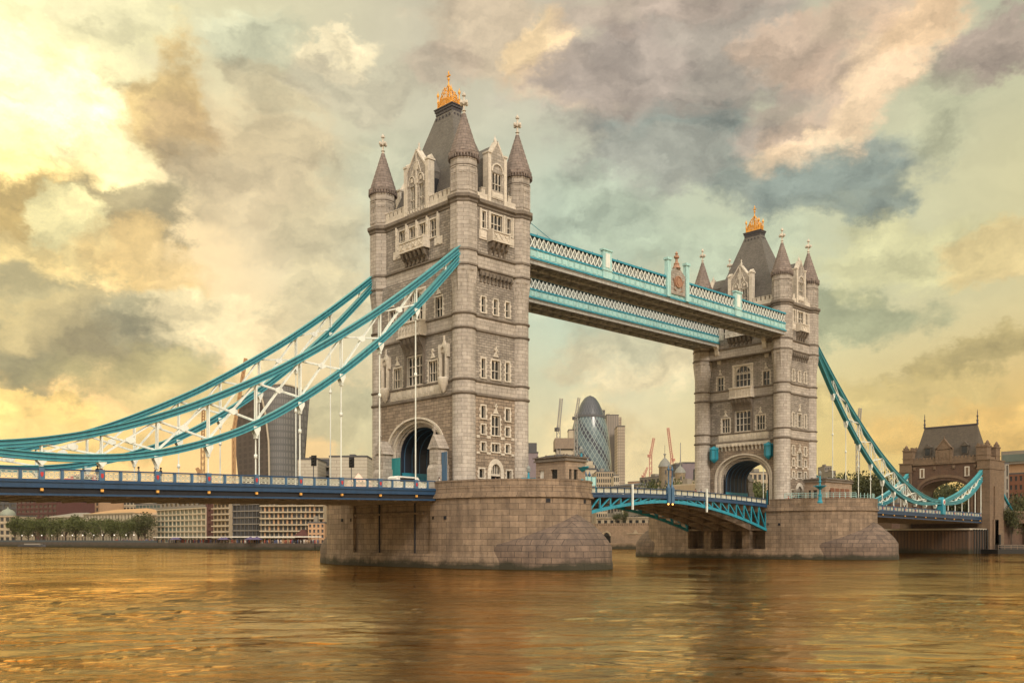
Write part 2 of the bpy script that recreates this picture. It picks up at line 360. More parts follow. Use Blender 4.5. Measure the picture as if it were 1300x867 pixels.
M_PAVE = paint('pale footway paving', (.3,.27,.23), .85, 0, .2, 1.5, .3)
# ------------------------------------------------------------ the bridge towers
D = 82.3; ZR = 10.4; TX, TY = 5.07, 9.35
def ell(a, h, zs, k, t0=0, t1=pi):
    return [(-a*cos(t0+(t1-t0)*i/k), zs+h*abs(sin(t0+(t1-t0)*i/k))**.92) for i in range(k+1)]
def archwall(mb, f, u0, u1, z0, z1, a, h, zs, n=0, k=24):
    e = ell(a, h, zs, k)
    for x0, x1 in ((u0,-a),(a,u1)): mb.add([f.p(x0,z0,n),f.p(x1,z0,n),f.p(x1,z1,n),f.p(x0,z1,n)], [(0,1,2,3)])
    for i in range(k): mb.add([f.p(*e[i],n),f.p(*e[i+1],n),f.p(e[i+1][0],z1,n),f.p(e[i][0],z1,n)], [(0,1,2,3)])
def archring(mb, f, A, B, z0, n0, n1, k=24):   # A inner (a,h,zs), B outer; front at n1, back n0
    ea = [(-A[0],z0)]+ell(*A,k)+[(A[0],z0)]; eb = [(-B[0],z0)]+ell(*B,k)+[(B[0],z0)]
    for i in range(len(ea)-1):
        a0,a1,b0,b1 = ea[i],ea[i+1],eb[i],eb[i+1]
        mb.add([f.p(*a0,n1),f.p(*a1,n1),f.p(*b1,n1),f.p(*b0,n1),f.p(*a0,n0),f.p(*a1,n0),f.p(*b1,n0),f.p(*b0,n0)],
               [(3,2,1,0),(0,1,5,4),(2,3,7,6)])
W0 = F(0,0,0)
def gothic(w, h, k=6):    # pointed arch from (-w/2,0) to apex to (w/2,0)
    L_ = [(-w/2+ w/2*(1-cos(pi/2*i/k))*1.0, h*sin(pi/2*i/k)) for i in range(k+1)]
    return L_+[(-x,z) for x,z in reversed(L_[:-1])]
WCACHE = {}
def window(par, f, u, z, w, h, lights=2, tr=(.5,), sur=.22, quoin=True, head='arch', off=(0,0,0), n=0, hood=False, label=None):
    key = (w,h,lights,tr,sur,quoin,head,hood)
    if key not in WCACHE:
        m = MB(); g = MB(); b = MB(); q = W0
        # outer surround, proud of the wall
        if sur:
            m.fb(q,-w/2-sur,-w/2,-.02,h,-.1,.07); m.fb(q,w/2,w/2+sur,-.02,h,-.1,.07)
            m.fb(q,-w/2-sur,w/2+sur,h,h+sur*.9,-.1,.09); m.fb(q,-w/2-sur-.06,w/2+sur+.06,-.18,-.02,-.1,.16)
            if quoin:
                k = max(2,int(h/.62))
                for i in range(k):
                    z0 = h*(i+.1)/k
                    for s in (-1,1):
                        x0 = s*(w/2+sur); m.fb(q,min(x0,x0+s*.16),max(x0,x0+s*.16),z0,z0+h/k*.48,-.08,.062)
            if hood: m.fb(q,-w/2-sur-.1,w/2+sur+.1,h+sur*.9,h+sur*.9+.14,-.1,.2)
        # mullions, transoms, heads
        lw = w/lights; mw = .10
        for i in range(1,lights): b.fb(q,-w/2+lw*i-mw/2,-w/2+lw*i+mw/2,0,h,-.33,-.12)
        for t in tr: b.fb(q,-w/2,w/2,h*t-.05,h*t+.05,-.34,-.125)
        for s in (0,1): b.fb(q,-w/2 if not s else w/2-.06,-w/2+.06 if not s else w/2,0,h,-.335,-.13)
        if head == 'arch':
            ah = min(lw*.75, h*.3)
            for i in range(lights):
                c = -w/2+lw*(i+.5); gp = gothic(lw-.1, ah)
                for j in range(len(gp)-1):
                    (x0,z0),(x1,z1) = gp[j],gp[j+1]
                    b.fpoly(q,[(c+x0,h-ah+z0-.04),(c+x1,h-ah+z1-.04),(c+x1,h),(c+x0,h)],-.33,-.127)
        elif head == 'big':     # one big arch with tracery
            ah = w*.45; gp = ell(w/2-.05, ah, h-ah-.03, 12)
            for j in range(12):
                (x0,z0),(x1,z1) = gp[j],gp[j+1]
                b.fpoly(q,[(x0,z0),(x1,z1),(x1,h+.001),(x0,h+.001)],-.33,-.05)
            b.fb(q,-w/2,w/2,h-ah-.06,h-ah+.05,-.34,-.124)
            for i in range(lights):
                c = -w/2+lw*(i+.5)
                b.bar(q.p(c-lw/2,h-ah,-.2),q.p(c,h-ah+lw*.6,-.2),.07); b.bar(q.p(c+lw/2,h-ah,-.2),q.p(c,h-ah+lw*.6,-.2),.07)
        g.fb(q,-w/2-.02,w/2+.02,-.02,h+.02,-.42,-.30)
        WCACHE[key] = (m if sur else b, b, g, m.v != [])
        M0 = MB(); 
        if sur: M0 = m
        o = (M0 if sur else b).build('window', M_TRIM)
        t = b.build('mullion', M_TRIM) if sur else None
        gl = g.build('pane', M_GLASS)
        WCACHE[key] = (o.data, t.data if t else None, gl.data)
        for x in (o,t,gl):
            if x: bpy.data.objects.remove(x)
    a, b, g = WCACHE[key]
    o = bpy.data.objects.new('window', a); COL.objects.link(o); o.parent = par
    p = f.p(u, z, n); o.location = (p[0]+off[0],p[1]+off[1],p[2]+off[2]); o.rotation_euler = (0,0,f.th)
    if label: o['label'] = label
    for nm, d in (('mullion',b),('pane',g)):
        if d:
            c = bpy.data.objects.new(nm, d); COL.objects.link(c); c.parent = o
    return o
def hole(u, z, w, h): return (u-w/2,u+w/2,z,z+h)

def finial(mb, x, y, z, s=1.0, n=8):     # stone cross on a stem
    mb.lathe(x,y,[(.20*s,z),(.16*s,z+.35*s),(.32*s,z+.45*s),(.14*s,z+.6*s),(.13*s,z+1.2*s),(.3*s,z+1.3*s),(.3*s,z+1.75*s),(.13*s,z+1.85*s),(.12*s,z+2.35*s),(.28*s,z+2.5*s),(.26*s,z+2.75*s),(.1*s,z+2.9*s),(.02*s,z+3.15*s)],n,False)
    for dx,dy in ((1,0),(-1,0),(0,1),(0,-1)):
        mb.lathe(x+dx*.5*s,y+dy*.5*s,[(.08*s,z+1.25*s),(.22*s,z+1.4*s),(.22*s,z+1.65*s),(.08*s,z+1.8*s)],6,False)
    mb.box(x-.5*s,x+.5*s,y-.12*s,y+.12*s,z+1.41*s,z+1.65*s); mb.box(x-.125*s,x+.125*s,y-.5*s,y+.5*s,z+1.405*s,z+1.655*s)

def make_tower():
    T = empty('bridge_tower', (0,0,ZR), 'x', 'tower'); off = (0,0,-ZR)
    def P(name, mb, mat, parent=T, label=None): return mb.build(name, mat, parent, off if parent == T else (0,0,0), label)
    S, R = F(-6.2,0,-pi/2), F(4.3,0,pi/2)          # landward, riverward
    SU, RU = F(-5.8,0,-pi/2), F(5.2,0,pi/2)
    E, Wf = F(0,-10.2,0), F(0,10.2,pi)
    EU, WU = F(0,-10.4,0), F(0,10.4,pi)
    # ---- turrets
    for sx in (-1,1):
        for sy in (-1,1):
            x, y = sx*TX, sy*TY; m = MB()
            m.lathe(x,y,[(1.85,ZR),(1.85,11.3),(1.6,11.7),(1.6,37.6),(1.66,38.2),(1.78,40.0)],24)
            m.lathe(x,y,[(1.80,40),(1.98,40.3),(1.98,49.3)],8,False,pi/8)
            for k in range(8):      # broach ribs below the octagon corners
                a = pi/8+k*pi/4; c_, s_ = cos(a), sin(a); px, py = -s_, c_
                tip = (x+c_*1.6, y+s_*1.6, 37.0)
                b_ = [(x+c_*1.99,y+s_*1.99,40.25),(x+c_*1.70+px*.52,y+s_*1.70+py*.52,40.25),(x+c_*1.4,y+s_*1.4,40.25),(x+c_*1.70-px*.52,y+s_*1.70-py*.52,40.25)]
                m.add([tip]+b_, [(0,1,2),(0,2,3),(0,3,4),(0,4,1),(4,3,2,1)])
            t = P('turret', m, M_ASH)
            m = MB(); m.lathe(x,y,[(1.93,50.55),(1.93,55.45)],8,False,pi/8)
            for k in range(8):     # panelled faces
                a = k*pi/4; f = F(x+cos(a)*1.785, y+sin(a)*1.785, a+pi/2)
                for u0,u1,z0,z1 in ((-.62,-.5,51,54.1),(.5,.62,51,54.1),(-.62,.62,54.1,54.25),(-.62,.62,50.9,51.05),(-.07,.07,51.05,53.5),(-.62,.62,53.3,53.42)): m.fb(f,u0,u1,z0,z1,-.05,.07)
            P('turret', m, M_ASH)
            m = MB()
            for z, r, h in ((23.55,1.78,.34),(25.45,1.76,.30),(32.4,1.76,.30),(34.35,1.78,.32)):
                m.lathe(x,y,[(1.58,z-.12),(r,z),(r+.04,z+h*.6),(1.58,z+h)],24)
            for z, r in ((40.85,2.12),(42.85,2.10)): m.lathe(x,y,[(1.9,z-.15),(r,z),(r,z+.22),(1.9,z+.35)],8,False,pi/8)
            m.lathe(x,y,[(1.95,49.25),(2.12,49.45),(2.12,49.7),(2.38,49.95),(2.38,50.35),(1.9,50.62)],8,False,pi/8)
            m.lathe(x,y,[(1.93,54.25),(2.02,54.35),(1.93,54.5)],8,False,pi/8)
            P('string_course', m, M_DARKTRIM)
            m = MB(); m.lathe(x,y,[(1.9,55.3),(2.02,55.45),(2.02,55.65),(2.2,55.8),(2.2,56.2),(2.05,56.3)],8,False,pi/8)
            for k in range(32):
                a = 2*pi*k/32+.1; f = F(x+cos(a)*2.0, y+sin(a)*2.0, a+pi/2); m.fb(f,-.09,.09,55.35,55.82,0,.17)
            n_ = 8; rr = [(2.1,56.25)]
            for i in range(n_):     # stepped courses of the cone
                z0 = 56.3+(61.9-56.3)*i/n_; z1 = 56.3+(61.9-56.3)*(i+1)/n_; r0 = 2.0-(1.78)*i/n_; r1 = 2.0-1.78*(i+1)/n_
                rr += [(r0,z0),(r1+.05,z1-.02)]
            m.lathe(x,y,rr,12,False,pi/12)
            cone = P('turret_spire', m, M_CAP)
            m = MB(); finial(m,x,y,61.8,1.0); m.build('finial', M_TRIM, cone)
    # ---- walls with openings
    holesS = [hole(0,25.85,3.5,4.0),hole(-4.1,25.85,1.9,2.85),hole(4.1,25.85,1.9,2.85),
              hole(0,34.95,3.5,4.1),hole(-5.4,34.6,1.5,2.8),hole(5.4,34.6,1.5,2.8)]
    holesU = [hole(u,46.2,1.35,2.5) for u in (-3.6,-1.2,1.2,3.6)]
    for f, fu in ((S,SU),(R,RU)):
        m = MB(); archwall(m,f,-8.6,8.6,ZR,23.7,6.8,5.0,16.2); P('wall', m, M_ROCKW)
        m = MB(); m.wall(f,-8.7,8.7,23.7,25.6,[],0); m.wall(f,-8.7,8.7,25.6,32.5,[h for h in holesS if h[2] < 30]); m.wall(f,-8.7,8.7,34.5,41,[h for h in holesS if h[2] > 30])
        m.wall(fu,-8.2,8.2,42.9,50,holesU); P('wall', m, M_ROCK)
        m = MB(); m.wall(f,-8.7,8.7,32.5,34.5,[],.02); m.wall(fu,-8.2,8.2,41,42.9,[],.02); P('wall', m, M_ASH)
        for h in holesS: window(T,f,(h[0]+h[1])/2,h[2],h[1]-h[0],h[3]-h[2],4 if h[1]-h[0] > 3 else (3 if h[1]-h[0] > 1.7 else 2),(.42,) if h[1]-h[0] < 3 else (.33,.66),.2,True,'big' if (h[1]-h[0] > 3 and h[2] > 30) else 'arch',off)
        for h in holesU: window(T,fu,(h[0]+h[1])/2,h[2],1.35,2.5,2,(.42,),.24,False,'arch',off,label=None)
        # arch mouldings
        for j in range(5):
            t0, t1 = j/5, (j+1)/5
            lerp = lambda t: (6.8-1.7*t, 5.0-.9*t, 16.2-.4*t)
            mm = MB(); archring(mm,f,lerp(t1),lerp(t0),ZR,-1.6,-.02-.27*j+(.16 if j in (0,2) else 0)); P('arch_moulding', mm, M_TRIM if j in (0,2) else M_ASH)
        # strings on the wall
        m = MB()
        for z, nn, h, ff in ((23.55,.22,.34,f),(25.45,.2,.3,f),(32.4,.2,.3,f),(34.35,.22,.32,f),(40.85,.3,.3,fu),(42.85,.24,.3,fu)):
            m.fprof(ff,[(-.1,z-.12),(nn*.5,z-.1),(nn,z),(nn,z+h*.65),(.02,z+h),(-.1,z+h)],-8.4,8.4)
        m.fprof(fu,[(-.1,49.25),(.12,49.45),(.12,49.7),(.42,49.95),(.42,50.35),(.05,50.62),(-.1,50.62)],-8.2,8.2); 
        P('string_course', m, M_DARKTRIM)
        # parapet with merlons beside the dormer
        m = MB(); m.fb(fu,-8.1,8.1,50.55,51.35,-.45,.08)
        for s in (-1,1):
            for k in range(5): u = s*(3.2+k*1.0); m.fb(fu,u-.33,u+.33,51.35,52.05,-.4,.06); m.fb(fu,u-.38,u+.38,52.05,52.17,-.45,.12)
        P('parapet', m, M_TRIM)
        # frieze of carved panels
        m = MB(); m.fb(f,-5.9,5.9,23.98,25.40,-.05,.05)
        for k in range(9):
            u = -5.0+k*1.25; m.fb(f,u-.5,u+.5,24.2,25.2,.03,.10); m.fb(f,u-.3,u+.3,24.4,25.0,.08,.15)
        for k in range(10): u = -5.62+k*1.25; m.fb(f,u-.06,u+.06,24.0,25.38,.04,.13)
        P('carved_frieze', m, M_TRIM)
        # canted oriel frame at level 2, corbelled balcony above
        m = MB()
        for s in (-1,1): m.fb(f,s*2.1-.22,s*2.1+.22,25.8,31.6,-.05,.26); m.fb(f,s*2.1-.14,s*2.1+.14,31.6,32.3,-.05,.2)
        m.fprof(f,[(0,30.1),(.25,30.1),(.45,30.9),(.95,31.7),(1.1,32.45),(0,32.45)],-2.3,2.3)
        for k in range(5):
            u = -1.9+k*.95; m.fprof(f,[(.1,30.3),(.4,30.5),(.6,31.1),(1.05,31.6),(1.25,32.3),(.2,32.4)],u-.14,u+.14)
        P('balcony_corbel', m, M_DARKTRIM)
        m = MB(); m.fb(f,-2.75,2.75,32.45,32.7,0,1.35); m.fb(f,-2.65,2.65,34.45,34.7,0,1.32); m.fb(f,-2.6,2.6,32.7,34.45,0,1.1)
        for k in range(8): u = -2.45+k*.7; m.fb(f,u-.07,u+.07,32.7,34.45,1.08,1.2)
        for k in range(7):
            u = -2.1+k*.7
            m.bar(f.p(u-.26,32.95,1.14),f.p(u+.26,34.2,1.14),.07); m.bar(f.p(u+.26,32.95,1.14),f.p(u-.26,34.2,1.14),.07)
        P('balcony', m, M_TRIM)
        # upper balcony
        m = MB(); m.fb(fu,-2.9,2.9,44.85,45.05,0,1.25); m.fb(fu,-2.8,2.8,46.2,46.4,.9,1.25); m.fb(fu,-2.8,2.8,45.05,46.2,.98,1.14)
        for s in (-1,1): m.fb(fu,s*2.75-.15,s*2.75+.15,45.05,46.55,0,1.2); m.fb(fu,s*4.55-.6 if s > 0 else s*4.55-1.1,s*4.55+1.1 if s > 0 else s*4.55+.6,44.85,46.0,-.05,.10)
        for k in range(4): u = -2.1+k*1.4; m.fb(fu,u-.45,u+.45,45.25,46.0,1.12,1.2); m.bar(fu.p(u-.4,45.25,1.22),fu.p(u+.4,46.0,1.22),.09); m.bar(fu.p(u+.4,45.25,1.22),fu.p(u-.4,46.0,1.22),.09)
        P('balcony', m, M_TRIM)
        m = MB()
        for k in range(6): u = -2.4+k*.96; m.fprof(fu,[(0,43.1),(.25,43.2),(.35,43.8),(.75,44.0),(1.15,44.85),(0,44.85)],u-.2,u+.2)
        m.fprof(fu,[(0,43.6),(.25,43.8),(.8,44.84),(0,44.84)],-2.6,2.6)
        P('balcony_corbel', m, M_DARKTRIM)
        # window frames joined at level 4
        m = MB()
        for k in range(5): u = -4.8+k*2.4; m.fb(fu,u-.2,u+.2,45.0,49.2,-.05,.2); m.fb(fu,u-.12,u+.12,48.2,49.4,.2,.3)
        P('buttress', m, M_TRIM)
        # gabled dormer: front wall with two tall windows
        gd = [hole(-1.02,51.3,1.05,3.1),hole(1.02,51.3,1.05,3.1)]
        m = MB(); m.wall(fu,-2.4,2.4,50.5,56.4,gd,.15,.6); m.wall(F(fu.p(0,0,-.75)[0],fu.p(0,0,-.75)[1],fu.th+pi),-2.4,2.4,50.5,56.4)
        m.fpoly(fu,[(-2.4,56.4),(2.4,56.4),(0,59.3)],-.75,.15)
        for s in (-1,1): m.fb(fu,s*2.4-.02,s*2.4+.02,50.5,56.4,-.75,.15)
        gab = P('dormer_gable', m, M_GABLE)
        for h in gd: window(T,fu,(h[0]+h[1])/2,h[2],1.05,3.1,2,(.4,),0,False,'arch',off,n=.15)
        m = MB()
        for s in (-1,1):
            m.bar(fu.p(s*2.5,56.3,-.3),fu.p(0,59.5,-.3),.22,1.1,fu.n+(0,)); m.fb(fu,s*2.5-.32,s*2.5+.28 if s > 0 else s*2.5+.38,50.5,57.4,-.85,.3)
            m.fb(fu,s*2.5-.42,s*2.5+.42,57.4,57.65,-.95,.4); m.fprof(fu,[(-.8,57.65),(.25,57.65),(-.28,58.2)],s*2.5-.4,s*2.5+.4)
            gp = gothic(1.5,1.3)
            for j in range(len(gp)-1): m.bar(fu.p(s*1.02+gp[j][0],54.6+gp[j][1],.22),fu.p(s*1.02+gp[j+1][0],54.6+gp[j+1][1],.22),.17)
            m.bar(fu.p(s*1.02,56.1,.2),fu.p(s*.3,57.9,.2),.12); m.fb(fu,s*1.02-.25,s*1.02+.25,55.0,55.6,.1,.25)
        m.fb(fu,-.12,.12,51,59,.1,.28); m.fb(fu,-.4,.4,56.6,57.6,.12,.26); m.lathe(*fu.p(0,0,-.3)[:2],[(.2,59.5),(.25,59.9),(.08,60.1),(.16,60.4),(.02,60.7)],6)
        for k in range(7): u=-1.9+k*.63; m.fb(fu,u-.12,u+.12,50.65,51.1,.12,.24)
        m.build('gable_ornament', M_TRIM, gab)
        m = MB()   # roof of the dormer running back to the main roof
        m.add([fu.p(-2.35,56.2,-.6),fu.p(2.35,56.2,-.6),fu.p(0,59.2,-.6),fu.p(-2.35,56.2,-3.6),fu.p(2.35,56.2,-3.6),fu.p(0,59.2,-4.4)],[(0,2,5,3),(1,4,5,2),(0,3,4,1)])
        for s in (-1,1): m.fb(fu,min(s*2.3,s*2.0),max(s*2.3,s*2.0),51,56.2,-3.2,-.8)
        P('dormer_roof', m, M_SLATE)
        m = MB()
        for s in (-1,1): m.fb(fu,min(s*2.32,s*2.0),max(s*2.32,s*2.0),52.0,55.2,-2.4,-1.2)
        P('dormer_louvre', m, M_DARK)
        # carved finials over the windows
        m = MB()
        for u, z in ((-5.4,37.8),(5.4,37.8),(-4.1,29.1),(4.1,29.1)):
            m.fpoly(f,[(u-.5,z),(u+.5,z),(u,z+.8)],0,.16); m.fb(f,u-.1,u+.1,z+.3,z+1.3,0,.2); m.fb(f,u-.28,u+.28,z+.85,z+1.05,.0,.2)
        for s in (-1,1): m.fb(f,s*2.25-.2,s*2.25+.2,34.7,39.3,-.05,.12)
        m.fb(f,-2.5,2.5,39.2,39.45,-.05,.18)
        P('carved_ornament', m, M_TRIM)
    # ---- narrow faces
    for f, fu in ((E,EU),(Wf,WU)):
        hl = [hole(-2.3,20.5,.75,1.7),hole(2.3,20.5,.75,1.7),hole(0,18.3,1.5,2.7),hole(-2.3,18.35,.72,1.25),hole(2.3,18.35,.72,1.25),
              hole(-2.3,16.0,.72,1.15),hole(2.3,16.0,.72,1.15),hole(0,16.0,1.4,1.1),hole(-2.6,12.3,.9,1.2),hole(2.6,12.3,.9,1.2),(-.95,.95,10.45,14.2)]
        h2 = [hole(-2.3,26.1,.7,2.6),hole(2.3,26.1,.7,2.6),hole(0,26.1,1.5,2.6)]
        h3 = [hole(-2.3,35.1,.7,2.1),hole(0,35.1,.7,2.1),hole(2.3,35.1,.7,2.1)]
        h4 = [hole(-2.35,46.6,.65,2.35),hole(2.35,46.6,.65,2.35),hole(0,46.6,2.1,2.35)]
        m = MB(); m.wall(f,-4.6,4.6,ZR,23.7,hl); P('wall', m, M_ROCKW)
        m = MB(); m.wall(f,-4.6,4.6,25.6,32.5,h2); m.wall(f,-4.6,4.6,34.5,41,h3); m.wall(fu,-4.2,4.2,42.9,50,h4); P('wall', m, M_ROCK)
        m = MB(); m.wall(f,-4.6,4.6,23.7,25.6); m.wall(f,-4.6,4.6,32.5,34.5); m.wall(fu,-4.2,4.2,41,42.9); P('wall', m, M_ASH)
        for h in hl[:-1]+h2+h3+h4:
            w = h[1]-h[0]; up = h in h4
            window(T,fu if up else f,(h[0]+h[1])/2,h[2],w,h[3]-h[2],3 if w > 1.9 else (2 if w > 1.2 else 1),(.45,) if h[3]-h[2] > 2 else (),.2,not up,'arch',off)
        m = MB()
        for z0,z1 in ((17.75,18.12),(15.55,15.85)): m.fb(f,-3.55,-3.0,z0,z1,-.05,.1); m.fb(f,3.0,3.55,z0,z1,-.05,.1); m.fb(f,-1.7,-.95,z0,z1,-.05,.1); m.fb(f,.95,1.7,z0,z1,-.05,.1)
        P('pale_band', m, M_TRIM)
        m = MB()
        for z, nn, h, ff in ((23.55,.22,.34,f),(25.45,.2,.3,f),(32.4,.2,.3,f),(34.35,.22,.32,f),(40.85,.3,.3,fu),(42.85,.24,.3,fu)):
            m.fprof(ff,[(-.1,z-.12),(nn*.5,z-.1),(nn,z),(nn,z+h*.65),(.02,z+h),(-.1,z+h)],-4.2,4.2)
        m.fprof(fu,[(-.1,49.25),(.12,49.45),(.12,49.7),(.42,49.95),(.42,50.35),(.05,50.62),(-.1,50.62)],-4.2,4.2)
        P('string_course', m, M_DARKTRIM)
        # door in a pointed arch
        m = MB(); gp = [(x,z+12.9) for x,z in gothic(3.1,2.1)]; gi = [(x,z+12.9) for x,z in gothic(1.9,1.4)]
        for j in range(len(gp)-1):
            a0,a1,b0,b1 = gi[j],gi[j+1],gp[j],gp[j+1]
            m.fpoly(f,[a0,b0,b1,a1],-.05,.14); 
            m.fpoly(f,[a0,a1,(a1[0],14.25),(a0[0],14.25)] if a0[1] < 14.25 else [a0,a1,a1],-.4,-.1)
        m.fb(f,-1.55,-.95,10.45,12.9,-.05,.14); m.fb(f,.95,1.55,10.45,12.9,-.05,.14); m.fb(f,-.95,.95,12.6,12.9,-.45,-.05)
        for u in (-.45,0,.45): m.fb(f,u-.05,u+.05,12.9,14.2,-.45,-.15)
        door = P('doorway', m, M_TRIM)
        mm = MB(); mm.fb(f,-.95,.95,10.45,12.62,-.5,-.38); mm.fb(f,-.95,.95,12.88,14.25,-.5,-.4); mm.build('door', M_DARK, door)
        # corbel table
        m = MB()
        for k in range(9): u = -2.8+k*.7; m.fprof(f,[(0,39.1),(.15,39.2),(.2,39.6),(.5,40.0),(.5,40.5),(0,40.5)],u-.15,u+.15)
        m.fb(f,-3.1,3.1,40.1,40.75,-.02,.35); P('corbel_table', m, M_DARKTRIM)
        # balcony
        m = MB(); m.fb(fu,-1.75,1.75,44.85,45.05,0,1.2); m.fb(fu,-1.7,1.7,46.15,46.35,0,1.15); m.fb(fu,-1.6,1.6,45.05,46.15,0,1.02)
        for k in range(3): u = -1.0+k*1.0; m.bar(fu.p(u-.4,45.2,1.05),fu.p(u+.4,46.0,1.05),.09); m.bar(fu.p(u+.4,45.2,1.05),fu.p(u-.4,46.0,1.05),.09)
        for s in (-1,1): m.fb(fu,s*1.6-.12,s*1.6+.12,45.05,46.5,0,1.12); m.fb(fu,min(s*1.9,s*3.3),max(s*1.9,s*3.3),45.0,46.3,-.05,.14); m.fb(fu,min(s*2.1,s*3.1),max(s*2.1,s*3.1),45.25,46.05,.1,.22)
        P('balcony', m, M_TRIM)
        m = MB()
        for k in range(4): u = -1.35+k*.9; m.fprof(fu,[(0,43.0),(.2,43.1),(.35,43.8),(.75,44.1),(1.1,44.85),(0,44.85)],u-.2,u+.2)
        m.fprof(fu,[(0,43.5),(.25,43.8),(.8,44.84),(0,44.84)],-1.6,1.6)
        P('balcony_corbel', m, M_DARKTRIM)
        m = MB()
        for u in (-1.4,1.4,-3.05,3.05): m.fb(fu,u-.16,u+.16,46.3,49.2,-.05,.2)
        P('buttress', m, M_TRIM)
        m = MB(); m.fb(fu,-4.1,4.1,50.55,51.35,-.45,.08)
        for s in (-1,1): u = s*2.5; m.fb(fu,u-.33,u+.33,51.35,52.05,-.4,.06); m.fb(fu,u-.38,u+.38,52.05,52.17,-.45,.12)
        P('parapet', m, M_TRIM)
        gd = [hole(0,52.3,1.8,2.4)]
        m = MB(); m.wall(fu,-1.5,1.5,50.5,57.0,gd,.15,.6); m.wall(F(0,-9.6 if f is E else 9.6,fu.th+pi),-1.5,1.5,50.5,57.0)
        m.fpoly(fu,[(-1.3,57.0),(1.3,57.0),(0,59.1)],-.75,.15)
        for s in (-1,1): m.fb(fu,s*1.5-.02,s*1.5+.02,50.5,57.0,-.78,.14)
        gab = P('dormer_gable', m, M_GABLE)
        window(T,fu,0,52.3,1.8,2.4,3,(.38,),0,False,'arch',off,n=.15)
        m = MB()
        for s in (-1,1):
            m.bar(fu.p(s*1.35,56.9,-.3),fu.p(0,59.2,-.3),.24,1.0,fu.n+(0,)); m.fb(fu,s*1.5-.26,s*1.5+.26,50.5,57.2,-.85,.28); m.fb(fu,s*1.5-.34,s*1.5+.34,57.2,57.45,-.95,.38)
        gp = ell(1.05,1.2,54.8,12)
        for j in range(12): m.bar(fu.p(*gp[j],.2),fu.p(*gp[j+1],.2),.2)
        m.fb(fu,-1.1,1.1,51.1,52.0,.1,.26); m.fb(fu,-.95,.95,51.25,51.85,.2,.31)
        m.lathe(*fu.p(0,0,-.3)[:2],[(.2,59.2),(.22,59.6),(.08,59.8),(.02,60.2)],6)
        m.build('gable_ornament', M_TRIM, gab)
        m = MB(); m.add([fu.p(-1.45,56.7,-.6),fu.p(1.45,56.7,-.6),fu.p(0,58.9,-.6),fu.p(-1.45,56.7,-5.0),fu.p(1.45,56.7,-5.0),fu.p(0,58.9,-6.0)],[(0,2,5,3),(1,4,5,2),(0,3,4,1)])
        for s in (-1,1): m.fb(fu,min(s*1.45,s*1.2),max(s*1.45,s*1.2),51,56.9,-4.2,-.8)
        P('dormer_roof', m, M_SLATE)
        m = MB()
        for u, z in ((0,29.2),(0,21.3)):
            m.fpoly(f,[(u-.5,z),(u+.5,z),(u,z+.8)],0,.16); m.fb(f,u-.1,u+.1,z+.3,z+1.4,0,.2); m.fb(f,u-.28,u+.28,z+.9,z+1.1,.0,.2)
        P('carved_ornament', m, M_TRIM)
    # ---- landward side: statue niches and portal buttresses
    for s in (-1,1):
        f = S; u = s*6.75; m = MB()
        m.fb(f,u-.75,u+.75,25.9,29.6,-.05,.18); m.fb(f,u-.75,u-.5,26,29.2,.1,.55); m.fb(f,u+.5,u+.75,26,29.2,.1,.55)
        gp = gothic(1.5,1.3)
        for j in range(len(gp)-1): m.bar(f.p(u+gp[j][0],29.1+gp[j][1],.4),f.p(u+gp[j+1][0],29.1+gp[j+1][1],.4),.28,.4)
        m.fpoly(f,[(u-.9,29.5),(u+.9,29.5),(u,31.2)],0,.35)
        for q in (-.85,.85): m.fb(f,u+q-.12,u+q+.12,28.8,30.6,0,.5)
        m.lathe(*f.p(u,0,.35)[:2],[(.05,23.9),(.35,24.3),(.45,24.7),(.75,25.2),(.8,25.8),(.8,26.0),(.02,26.05)],10)
        m.fb(f,u-.1,u+.1,31,31.8,.1,.3)
        nch = P('niche', m, M_TRIM); mm = MB(); mm.fb(f,u-.42,u+.42,26.2,29.3,.15,.2); mm.build('niche_recess', M_DARKTRIM, nch)
        m = MB(); u = s*6.35; m.fb(f,u-1.15,u+1.15,ZR,13.4,-.1,2.0); m.fprof(f,[(-.1,13.4),(2.0,13.4),(1.7,14.0),(-.1,14.0)],u-1.15,u+1.15); m.fb(f,u-.95,u+.95,14.0,16.3,-.1,1.7)
        m.fpoly(f,[(u-1.25,16.2),(u+1.25,16.2),(u,18.2)],-.1,1.85)
        m.fb(f,u-.55,u+.55,14.3,16.0,1.68,1.78); m.fpoly(f,[(u-.5,16.3),(u+.5,16.3),(u,17.3)],1.8,1.95)
        x,y,_ = f.p(u,0,1.6); m.lathe(x,y,[(.16,18.0),(.12,18.5),(.28,18.6),(.1,18.8)],6); m.box(x-.1,x+.1,y-.4,y+.4,18.7,18.95); m.box(x-.105,x+.105,y-.12,y+.12,18.3,19.4)
        P('portal_buttress', m, M_ASH)
    # ---- riverward side: corbel table over the arch, walkway brackets, teal lanterns
    m = MB()
    for k in range(14): u = -5.85+k*.9; m.fprof(R,[(0,21.9),(.15,22.0),(.2,22.5),(.5,22.8),(.5,23.3),(0,23.3)],u-.17,u+.17)
    m.fb(R,-6.3,6.3,22.9,23.5,-.02,.36); P('corbel_table', m, M_TRIM)
